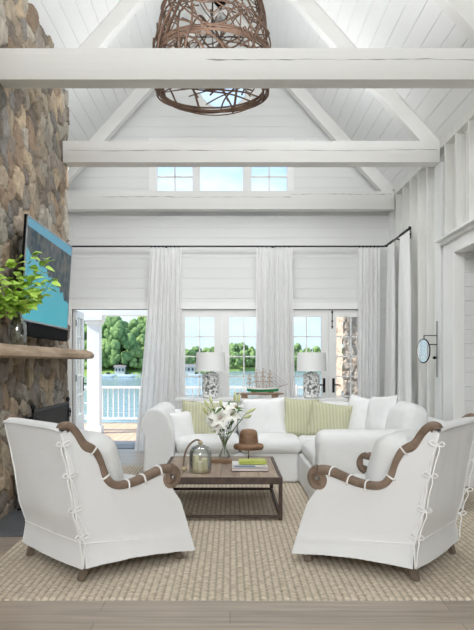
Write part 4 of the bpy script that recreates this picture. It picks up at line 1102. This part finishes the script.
# ------------------------------------------------------------------ console behind the sofa
co = empty('console_table', (.45,9.58,0), label='long white console table behind the sofa carrying lamps and the ship', cat='console table')
MB().box(-.75,1.60,9.36,9.80,.815,.85).build('tabletop', m_console, co, bevel=.004)
MB().box(-.70,1.55,9.40,9.76,.72,.815).build('apron', m_console, co)
for x in (-.70, 1.49):
    for y in (9.40, 9.70): MB().box(x,x+.06,y,y+.06,0,.73).build('leg', m_console, co, bevel=.003)
def lamp(X, label):
    l = empty('table_lamp', (X,9.55,.85), label=label, cat='table lamp', group='white textured table lamps on the console')
    m = MB(); rows = []
    for k in range(25):
        t = k/24; z = .012+.345*t; r = .112*(1-.22*abs(t-.45)**1.5-(.25 if t > .93 else 0)*(t-.93)/.07); row = []
        for i in range(49):
            a = 2*PI*i/48; q = r+.010*(noise.noise(Vector((math.cos(a)*4.5, math.sin(a)*4.5, z*42)))+.3); row.append((q*math.cos(a), q*.8*math.sin(a), z))
        rows.append(row)
    m.grid(rows); m.build('lamp_base', m_coral, l, smooth=True, local=True)
    MB().lathe([(.10,0),(.10,.012),(.09,.014)], seg=32, sy=.8).build('foot', m_pole, l, local=True)
    MB().lathe([(.012,.35),(.010,.40),(.014,.41),(.014,.44)], seg=12).build('stem', m_pole, l, smooth=True, local=True)
    MB().lathe([(.206,.375),(.196,.632),(.193,.632),(.203,.375)], seg=48, cap=False).build('lamp_shade', m_shade, l, smooth=True, local=True, angle=.8)
    m = MB()
    for a in (0, 2*PI/3, 4*PI/3): m.tube([(0,0,.60),(.19*math.cos(a),.19*math.sin(a),.62)], .002, 5)
    m.tube([(0,0,.42),(0,0,.66)], .003, 6).build('spider', m_pole, l, local=True)
    MB().lathe([(0.001,.655),(.010,.66),(.012,.672),(0.001,.685)], seg=12, cap=False).build('finial', m_pole, l, smooth=True, local=True)
    return l
lamp(-.27, 'white textured table lamp on the console, left of the model ship')
lamp(1.128, 'white textured table lamp on the console, right of the model ship')
dw = empty('driftwood_stand', (.41,9.52,.85), label='rough driftwood plank on short blocks under the model ship', cat='stand')
m = MB(); rows = []
for i in range(31):
    x = .07+(.74-.07)*i/30; e = .012*noise.noise(Vector((x*7,1,0))); t = .5+.5*min(1, min(i, 30-i)/4)
    rows.append([(x, 9.52+.06*math.cos(a)*t+e, .912+(.018*t)*math.sin(a)+e*.4) for a in [2*PI*k/10 for k in range(11)]])
m.grid(rows, flip=True); m.build('plank', m_drift, dw, smooth=True)
for x in (.20, .62): MB().box(x-.045,x+.045,9.48,9.56,.85,.90).build('block', m_drift, dw, bevel=.006)
# model ship, bow to the right
sh = empty('model_ship', (.42,9.52,.93), label='four-masted model sailing ship with green and white hull on driftwood', cat='model ship')
hx0, hx1, hz = .235, .66, .955
def hull(z0, z1, f0, f1):
    rows = []
    for j in range(5):
        t = j/4; row = []; z = z0+(z1-z0)*t; f = f0+(f1-f0)*t
        for i in range(21):
            s_ = i/20; w = .038*f*(min(1, s_*5)**.5)*(1-max(0,(s_-.55)/.45)**2.0); x = hx0+(hx1-hx0)*s_+(.02*t if i == 20 else 0)
            row.append((x, w, z+.012*(2*s_-1)**2))
        rows.append(row)
    return rows
def hullmb(z0, z1, f0, f1):
    m = MB(); r = hull(z0,z1,f0,f1)
    A = [[(p[0], 9.52-p[1], p[2]) for p in q] for q in r]; B = [[(p[0], 9.52+p[1], p[2]) for p in q] for q in r]
    m.grid(A); m.grid(B, flip=True); m.grid([A[-1], B[-1]]); m.grid([B[0], A[0]]); return m
hullmb(.935,.972,.45,.95).build('hull', m_hullg, sh, smooth=True, angle=.7)
hullmb(.972,.992,.96,1.0).build('gunwale', m_hullw, sh, smooth=True, angle=.7)
for x in (.29,.53): MB().box(x,x+.07,9.505,9.535,.928,.94).build('cradle_block', m_drift, sh)
MB().tube([(.64,9.52,.995),(.80,9.52,1.045)], [.005,.002], 6).build('bowsprit', m_spar, sh)
masts = [(.27,.22),(.36,.27),(.455,.28),(.55,.26)]
for x, hgt in masts:
    mm = MB().tube([(x,9.52,.98),(x,9.52,.985+hgt)], [.006,.0035], 6); m_ = mm.build('mast', m_spar, sh)
    pass
    for f, w in ((.35,.055),(.58,.045),(.80,.032)):
        z = .985+hgt*f; y_ = MB().tube([(x-w*.85,9.52-w*.35,z),(x+w*.85,9.52+w*.35,z)], .0042, 5).build('yard', m_spar, m_); MB().tube([(x-w*.7,9.517-w*.3,z-.005),(x,9.517,z-.009),(x+w*.7,9.517+w*.3,z-.005)], [.005,.009,.005], 6).build('furled_sail', m_sail, m_)
m = MB()
for i, (x, hg) in enumerate(masts):
    for f in (.55, .9):
        for dx in (-.05, .045):
            for sy in (-.03, .03): m.tube([(x,9.52,.985+hg*f),(x+dx*f*1.1,9.52+sy,.992)], .002, 4)
    if i < 3: m.tube([(x,9.52,.985+hg),(masts[i+1][0],9.52,.985+masts[i+1][1]*.6)], .002, 4)
for f, b in ((.98,.79),(.8,.75),(.62,.71),(.45,.67)): m.tube([(.55,9.52,.985+.26*f),(b,9.52,.995+(b-.64)*.3)], .0022, 4)
m.tube([(.27,9.52,1.2),(.22,9.52,1.0)], .0012, 4); m.build('rigging', m_cord, sh)

# ------------------------------------------------------------------ vine pendant
PC = Vector((XC+.02, 6.9, 0)); PX = (212.5-230)/690*6.9
pe = empty('vine_pendant', (PX,6.9,4.03), label='large dome pendant of woven brown grapevine hanging behind the front beam', cat='pendant lamp')
prof = [(4.03,.53),(4.12,.57),(4.25,.578),(4.4,.568),(4.6,.54),(4.8,.505),(4.97,.46),(5.12,.40),(5.25,.31),(5.34,.20),(5.38,.10)]
def pr_r(z):
    for (a, ra), (b, rb) in zip(prof, prof[1:]):
        if z <= b: return ra+(rb-ra)*max(0,(z-a))/(b-a)
    return .08
random.seed(3)
def vine(th0, dth, z0, z1, wob, r, off, n=44):
    pts = []; p1, p2, s1 = random.uniform(0,6), random.uniform(0,6), random.uniform(1.5,3.5)
    for i in range(n+1):
        t = i/n; z = z0+(z1-z0)*t+wob*math.sin(s1*2*t*PI+p1); z = max(4.03, min(5.37, z)); a = th0+dth*t+.15*math.sin(5*t+p2)
        R = pr_r(z)+off+.018*math.sin(9*t+p2); pts.append((PX+R*math.cos(a), 6.9+R*math.sin(a), z))
    return pts
m = MB()
for k in range(28):
    m.tube(vine(random.uniform(0,2*PI), random.choice((-1,1))*random.uniform(1.0,3.2), random.uniform(4.05,4.4), random.uniform(4.8,5.36), random.uniform(.02,.12), 0, random.uniform(-.03,.02)), random.uniform(.005,.010), 6)
for k in range(16):
    z = random.uniform(4.06,5.2); m.tube(vine(random.uniform(0,2*PI), random.choice((-1,1))*random.uniform(2.0,5.5), z, z+random.uniform(-.25,.3), random.uniform(.03,.14), 0, random.uniform(-.03,.02)), random.uniform(.005,.010), 6)
for k in range(16):
    a = random.uniform(0, 2*PI); m.tube(vine(a, random.uniform(-.5,.5), 4.04, random.uniform(4.9,5.36), .02, 0, random.uniform(0,.02), 24), random.uniform(.008,.014), 6)
for k in range(15):
    a = random.uniform(0, 2*PI); b = a+random.uniform(1.7,3.6); za, zb = random.uniform(4.05,4.2), random.uniform(4.05,4.2); bow = random.uniform(-.15,.15)
    A = Vector((PX+.54*math.cos(a), 6.9+.54*math.sin(a), za)); B = Vector((PX+.54*math.cos(b), 6.9+.54*math.sin(b), zb)); M_ = (A+B)/2+Vector((bow,bow*.5,random.uniform(-.02,.06)))
    m.tube(smoothpath([A, A.lerp(M_,.5)+Vector((.02,0,.02)), M_, B.lerp(M_,.5)-Vector((.02,0,.0)), B], 6), random.uniform(.005,.009), 6)
m.build('vine_weave', m_vine, pe, smooth=True)
m = MB()
for k in range(10):
    z = 4.045+random.uniform(-.018,.035); a0 = random.uniform(0,6); R0 = .535+random.uniform(-.02,.025); e = random.uniform(0,6)
    m.tube([(PX+(R0+.012*math.sin(3*a+e))*math.cos(a+a0), 6.9+(R0+.012*math.sin(3*a+e))*math.sin(a+a0), z+.014*math.sin(2*a+e)) for a in [2*PI*i/48 for i in range(48)]], random.uniform(.006,.011), 6, closed=True)
m.build('rim_hoop', m_vine, pe, smooth=True)
m = MB()
for k in range(6):
    z = 4.42+random.uniform(-.03,.03); e = random.uniform(0,6)
    m.tube([(PX+(pr_r(z)-.01)*math.cos(a), 6.9+(pr_r(z)-.01)*math.sin(a), z+.02*math.sin(2*a+e)) for a in [2*PI*i/48 for i in range(48)]], random.uniform(.008,.013), 6, closed=True)
m.build('middle_hoop', m_vine, pe, smooth=True)
MB().tube([(PX,6.9,5.36),(PX,6.9,zroof(PX)-.0)], .010, 8).build('stem', m_black, pe)
MB().tube([(PX-.5,6.9,4.60),(PX+.5,6.9,4.60)], .006, 6).tube([(PX,6.4,4.60),(PX,7.4,4.60)], .006, 6).tube([(PX,6.9,4.6),(PX,6.9,5.37)], .008, 6).build('inner_frame', m_black, pe)

# ------------------------------------------------------------------ outside: deck, pergola, railing, stone pier
m = MB(); x = -6.0
while x < 6.0:
    m.box(x+.004, x+.146, YB+.12, 15.6, -.06, -.02); x += .15
tag(m.box(-6,6,YB+.15,15.58,-.25,-.07).build('floor_deck', m_deck), kind='structure')
tag(MB().box(-6, 6, 13.22, 13.46, 2.24, 2.52).build('trim_porch_beam', m_rail, bevel=.005), kind='structure')
def column(X, label):
    c = empty('porch_column', (X,13.34,-.02), label=label, cat='column', group='white porch columns')
    w = .12
    MB().box(X-w,X+w,13.34-w,13.34+w,.10,2.10).build('shaft', m_rail, c, bevel=.006)
    MB().box(X-w-.035,X+w+.035,13.34-w-.035,13.34+w+.035,-.02,.12).build('plinth', m_rail, c, bevel=.006)
    MB().box(X-w-.03,X+w+.03,13.34-w-.03,13.34+w+.03,2.08,2.14).box(X-w-.06,X+w+.06,13.34-w-.06,13.34+w+.06,2.14,2.24).build('capital', m_rail, c, bevel=.01)
column(-2.62, 'white square porch column seen through the open french door')
rl = empty('deck_railing', (0,15.4,-.02), label='white deck railing with slim balusters facing the lake', cat='railing')
MB().box(-5.9,5.9,15.36,15.44,.76,.81).box(-5.9,5.9,15.375,15.425,.07,.11).build('rail', m_rail, rl)
k = 0
x = -3.08
bals = []
while x < 5.9:
    bals.append(x); x += .118
for x in bals[:75]: MB().box(x-.011,x+.011,15.389,15.411,.10,.77).build('baluster', m_rail, rl)
for x in (-5.9,-4.5,-3.14,1.4,3.6,5.82): MB().box(x,x+.09,15.355,15.445,-.02,.84).build('post', m_rail, rl)
for xa, xb in ((-5.81,-4.5),(-4.41,-3.14)):
    cx_ = (xa+xb)/2; m = MB()
    for p, q in (((xa,.1),(xb,.77)),((xa,.77),(xb,.1)),((cx_,.1),(cx_,.77)),((xa,.435),(xb,.435))): m.tube([(p[0],15.4,p[1]),(q[0],15.4,q[1])], .014, 6)
    m.build('cross_panel', m_rail, rl)
tag(MB().box(-2.38,-1.12,10.85,11.92,-.02,-.008).build('doormat', m_slate, bevel=.003), label='flat dark grey mat on the deck just outside the open door', cat='doormat')
pier = stone_mesh('stone_pier', [((1.95,11.9,-.05),(1,0,0),(0,0,1),(0,-1,0), 1.2, 3.4, .10,.26, 12, .02, .05, None), ((1.95,12.9,-.05),(0,-1,0),(0,0,1),(-1,0,0), 1.0, 3.4, .10,.26, 13, .02, .05, None)])
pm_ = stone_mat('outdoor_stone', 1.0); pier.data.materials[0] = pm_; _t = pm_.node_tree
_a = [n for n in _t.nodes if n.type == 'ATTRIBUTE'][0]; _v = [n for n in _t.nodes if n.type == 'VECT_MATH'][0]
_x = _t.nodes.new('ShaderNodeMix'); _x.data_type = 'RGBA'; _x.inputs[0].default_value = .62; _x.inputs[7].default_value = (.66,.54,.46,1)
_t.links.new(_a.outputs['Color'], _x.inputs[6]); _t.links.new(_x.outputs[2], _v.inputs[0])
tag(pier, label='pale sunlit stone pier on the deck outside the right-hand glazed door', cat='stone pier')

# ------------------------------------------------------------------ lake, shores, trees
WZ = -3.0
tag(MB().add([(-900,20,WZ),(900,20,WZ),(900,1600,WZ),(-900,1600,WZ)], [(0,1,2,3)]).build('lake_water', m_water), label='calm blue lake beyond the deck railing', cat='lake', kind='stuff')
tag(MB().box(-60,60,16.5,24,WZ-1,-2.4).build('ground_bank', m_grass), kind='structure')
def shore(name, x0, x1, yf, hf, dd):
    rows = []
    for i in range(41):
        x = x0+(x1-x0)*i/40; y0 = yf(x); h = hf(x); rows.append([(x,y0,WZ-.5),(x,y0+2,WZ+.8),(x,y0+dd*.3,WZ+h*.5),(x,y0+dd,WZ+h),(x,y0+dd*3,WZ+h*.6)])
    tag(MB().grid(rows, flip=True).build(name, m_grass, smooth=True), kind='structure')
near = lambda x: 214+.12*(x+40)**1+6*math.sin(x*.06)
shore('ground_left_shore', -110, -8, near, lambda x: 6*max(0, min(1, (-8-x)/12)), 30)
far = lambda x: 330+10*math.sin(x*.03)
shore('ground_far_shore', -220, 260, far, lambda x: 5+2*math.sin(x*.02), 40)
def make_tree(i, name, label, mat, tall):
    random.seed(100+i)
    t = empty(name, (0,0,0), label=label, cat='tree')
    m = MB(); H = 12*tall
    ico = []
    for k in range(54):
        f = random.random(); z = H*(.22+.66*f); R = H*.34*math.sin(PI*min(1,.18+f*.72))*random.uniform(.3,1); a = random.uniform(0,2*PI)
        ico.append((Vector((R*math.cos(a), R*math.sin(a), z)), H*random.uniform(.07,.125)))
    for c, r in ico:
        n1, n2 = 10, 6; rows = []; sd = random.uniform(0,99)
        for b in range(n2+1):
            th = PI*b/n2; row = []
            for a in range(n1+1):
                ph = 2*PI*(a % n1)/n1; d = Vector((math.sin(th)*math.cos(ph), math.sin(th)*math.sin(ph), math.cos(th)))
                row.append(tuple(c+d*r*(1+.45*noise.noise(d*2.2+Vector((sd,0,0)))+.2*noise.noise(d*6+Vector((sd,0,0))))))
            rows.append(row)
        m.grid(rows, flip=True)
    m.build('crown', mat, t, smooth=True, local=True)
    MB().tube([(0,0,-1),(0,0,H*.3),(.3,.2,H*.55)], [H*.028,H*.022,H*.012], 8).build('trunk', m_bark, t, local=True)
    return t
protos = [make_tree(0,'tree','broad leafy green tree on the lake shore',m_tree[0],1.0), make_tree(1,'tree','light green rounded tree on the lake shore',m_tree[1],.9), make_tree(2,'tree','tall darker green tree on the lake shore',m_tree[2],1.2)]
used = [False]*3
random.seed(21)
KL = ['broad leafy green tree', 'light green rounded tree', 'taller darker green tree']
def place_tree(x, y, z, s, k, where, g):
    if used[k]: t = copy_tree(protos[k])
    else: t = protos[k]; used[k] = True
    t.location = (x,y,z); t.rotation_euler.z = random.uniform(0,6); t.scale = (s,s,s*random.uniform(.9,1.1))
    t['label'] = KL[k]+' '+where; t['group'] = g+' ('+KL[k]+'s)'
def pxx(x, D): return (x-230)*D/F
for r in range(3):
    xs = -72
    while xs < -12:
        D = near(xs)+6+r*9+random.uniform(-2,2); hill = 1.0+r*2.4
        if xs > -22 and r > 0: break
        ss = (.88+.12*r) if xs < -27 else .6
        place_tree(xs, D, WZ+.4+hill*.8, ss*random.uniform(.85,1.15), random.choice((0,1,1,2)), 'on the near wooded shore left across the water', 'near shore trees'); xs += random.uniform(3.6,5.6)
for r in range(2):
    xs = -58
    while xs < 105:
        D = far(xs)+6+r*14+random.uniform(-3,3)
        place_tree(xs, D, WZ+1+r*2.2, random.uniform(.62,.85)+.06*r, random.choice((0,1,2)), 'in the distant treeline across the lake', 'far shore trees'); xs += random.uniform(3.4,5.4)
# boathouse, docks and boats on the near shore
def house(X, D, w, d, h, label):
    z = WZ+1.0; b = empty('boathouse', (X,D,z), label=label, cat='house')
    MB().box(X-w/2,X+w/2,D,D+d,z-1.5,z+h).build('walls', m_hwall, b)
    MB().add([(X-w/2-.4,D-.4,z+h),(X+w/2+.4,D-.4,z+h),(X+w/2+.4,D+d+.4,z+h),(X-w/2-.4,D+d+.4,z+h),(X-w/2-.4,D+d/2,z+h+w*.25),(X+w/2+.4,D+d/2,z+h+w*.25)], [(0,1,5,4),(2,3,4,5),(0,4,3),(1,2,5),(0,3,2,1)]).build('roof', m_roof, b)
    for k in range(3): MB().box(X-w/2+w*(k+.25)/3,X-w/2+w*(k+.75)/3,D-.05,D,z+h*.35,z+h*.8).build('window', m_dark, b)
house(pxx(118,208), 211, 3.0, 3, 1.7, 'small grey boathouse on the near shore seen through the open door')
house(pxx(188,210), 214, 3.6, 3, 1.8, 'small grey boathouse on the shore seen behind the left lamp')
def dock(X, D, w, label):
    b = empty('boat_dock', (X,D,WZ), label=label, cat='dock')
    MB().box(X-w/2,X+w/2,D,D+1.8,WZ+.5,WZ+.75).build('decking', m_dock, b)
    for k in range(4):
        x = X-w/2+.3+(w-.6)*k/3; MB().box(x-.12,x+.12,D-.05,D+.2,WZ-.5,WZ+1.3).build('piling', m_dock, b)
dock(pxx(116,200), 200, 7, 'grey boat dock on the near shore right of the porch column'); dock(pxx(189,200), 200, 6, 'grey boat dock on the water behind the left lamp'); dock(pxx(134,196), 196, 4, 'grey boat dock next to the curtain edge')
def boat(X, D, L, label):
    b = empty('motorboat', (X,D,WZ), label=label, cat='boat'); rows = []
    for z, f in ((0,.6),(.5,.95),(.9,1)): rows.append([(X+L/2*f*u if u < .5 else X+L/2*(f*.5+(u-.5)*f*1.1), D+.9*f*v, WZ+z) for u, v in ((-1,-1),(.5,-1),(1,0),(.5,1),(-1,1),(-1,-1))])
    m = MB().grid(rows); m.add(rows[-1][:-1], [(0,1,2,3,4)]); m.build('hull', m_boat, b)
    MB().box(X-.3,X+.5,D-.5,D+.5,WZ+.9,WZ+1.5).build('windshield', m_dark, b)
boat(pxx(108,194), 194, 5, 'white motorboat moored nearest the porch column'); boat(pxx(127,192), 192, 5.5, 'white motorboat moored nearest the curtain'); boat(pxx(196,196), 196, 4.5, 'white motorboat moored beyond the left lamp')

# ------------------------------------------------------------------ world, sun, lights
wd = bpy.data.worlds.new('sky'); SC.world = wd; wd.use_nodes = True; nt = wd.node_tree; nt.nodes.clear(); L = nt.links.new
out = nt.nodes.new('ShaderNodeOutputWorld'); bg = nt.nodes.new('ShaderNodeBackground'); L(bg.outputs[0], out.inputs[0])
tc = nt.nodes.new('ShaderNodeTexCoord'); sp = nt.nodes.new('ShaderNodeSeparateXYZ'); L(tc.outputs['Generated'], sp.inputs[0])
rp = nt.nodes.new('ShaderNodeValToRGB'); L(sp.outputs['Z'], rp.inputs[0])
e = rp.color_ramp.elements; e[0].position = 0; e[0].color = (.62,.76,.84,1); e[1].position = .55; e[1].color = (.24,.50,.88,1)
q = rp.color_ramp.elements.new(.12); q.color = (.42,.66,.84,1)
mp = nt.nodes.new('ShaderNodeMapping'); mp.inputs['Scale'].default_value = (1,1,2.6); L(tc.outputs['Generated'], mp.inputs[0])
nz = nt.nodes.new('ShaderNodeTexNoise'); nz.inputs['Scale'].default_value = 4.5; nz.inputs['Detail'].default_value = 7; L(mp.outputs[0], nz.inputs['Vector'])
mrn = nt.nodes.new('ShaderNodeMapRange'); mrn.inputs[1].default_value = .46; mrn.inputs[2].default_value = .72; L(nz.outputs[0], mrn.inputs[0])
mx = nt.nodes.new('ShaderNodeMix'); mx.data_type = 'RGBA'; L(mrn.outputs[0], mx.inputs[0]); L(rp.outputs[0], mx.inputs[6]); mx.inputs[7].default_value = (.78,.82,.86,1)
L(mx.outputs[2], bg.inputs[0]); bg.inputs[1].default_value = 1.3
sd = bpy.data.lights.new('sun', 'SUN'); sd.energy = 6.5; sd.angle = math.radians(1); sd.color = (1,.95,.87)
s = bpy.data.objects.new('sun', sd); COL.objects.link(s); s.rotation_euler = Vector((-.70,-.17,.69)).to_track_quat('Z','Y').to_euler(); s.location = (-10,-5,20)
def area(name, loc, d, sx, sy, en, col=(1,1,1)):
    l = bpy.data.lights.new(name, 'AREA'); l.shape = 'RECTANGLE'; l.size = sx; l.size_y = sy; l.energy = en; l.color = col
    o = bpy.data.objects.new(name, l); COL.objects.link(o); o.location = loc; o.rotation_euler = Vector(d).to_track_quat('-Z','Y').to_euler(); return o
area('fill_rear_gable', (XC,YR+.06,4.67), (0,1,-.12), 2.3, 1.2, 380, (.95,.975,1))  # added fill lamp just inside the unseen rear gable window
for yy, zz, en in ((2.095,3.98,42),(5.845,3.985,30),(8.12,3.94,24),(-1.1,3.98,45)):
    area('fill_uplight', (XC+.1,yy,zz), (0,0,1), 2.4, .08, en, (.97,.985,1))  # added strip lamps hidden on the beam tops to brighten the ceiling
area('fill_washer', (XC+.4,5.965,3.83), (0,.45,-1), 2.7, .16, 60, (.96,.98,1))  # added strip lamps hidden behind the beams to brighten back wall and sofa
area('fill_washer', (XC,8.245,3.80), (0,.6,-1), 3.4, .16, 46, (.96,.98,1))  # second added strip, behind the middle beam
for nm, lo, sx, sy in (('portal_left',(-1.76,YB+.2,1.08),1.3,2.1),('portal_middle',(-.127,YB+.2,1.08),1.3,2.1),('portal_right',(1.52,YB+.2,1.08),1.3,2.1),('portal_high',(-.13,YB+.2,4.22),2.0,1.0)):
    p = area(nm, lo, (0,-1,0), sx, sy, 1); p.data.cycles.is_portal = True

# ------------------------------------------------------------------ camera
cd = bpy.data.cameras.new('camera'); cam = bpy.data.objects.new('camera', cd); COL.objects.link(cam); SC.camera = cam
cam.location = (0,0,CH); cam.rotation_euler = (PI/2,0,0)
cd.sensor_fit = 'HORIZONTAL'; cd.sensor_width = 36; cd.lens = 36*F/474
cd.shift_x = 7/474; cd.shift_y = 47/474; cd.clip_start = .05; cd.clip_end = 3000
SC.view_settings.view_transform = 'Standard'; SC.view_settings.look = 'None'; SC.view_settings.gamma = 1; SC.view_settings.exposure = .22
SC.cycles.use_denoising = True
SC.cycles.max_bounces = 10; SC.cycles.diffuse_bounces = 6; SC.cycles.transparent_max_bounces = 16
SC.cycles.sample_clamp_indirect = 6; SC.cycles.caustics_reflective = False; SC.cycles.caustics_refractive = False
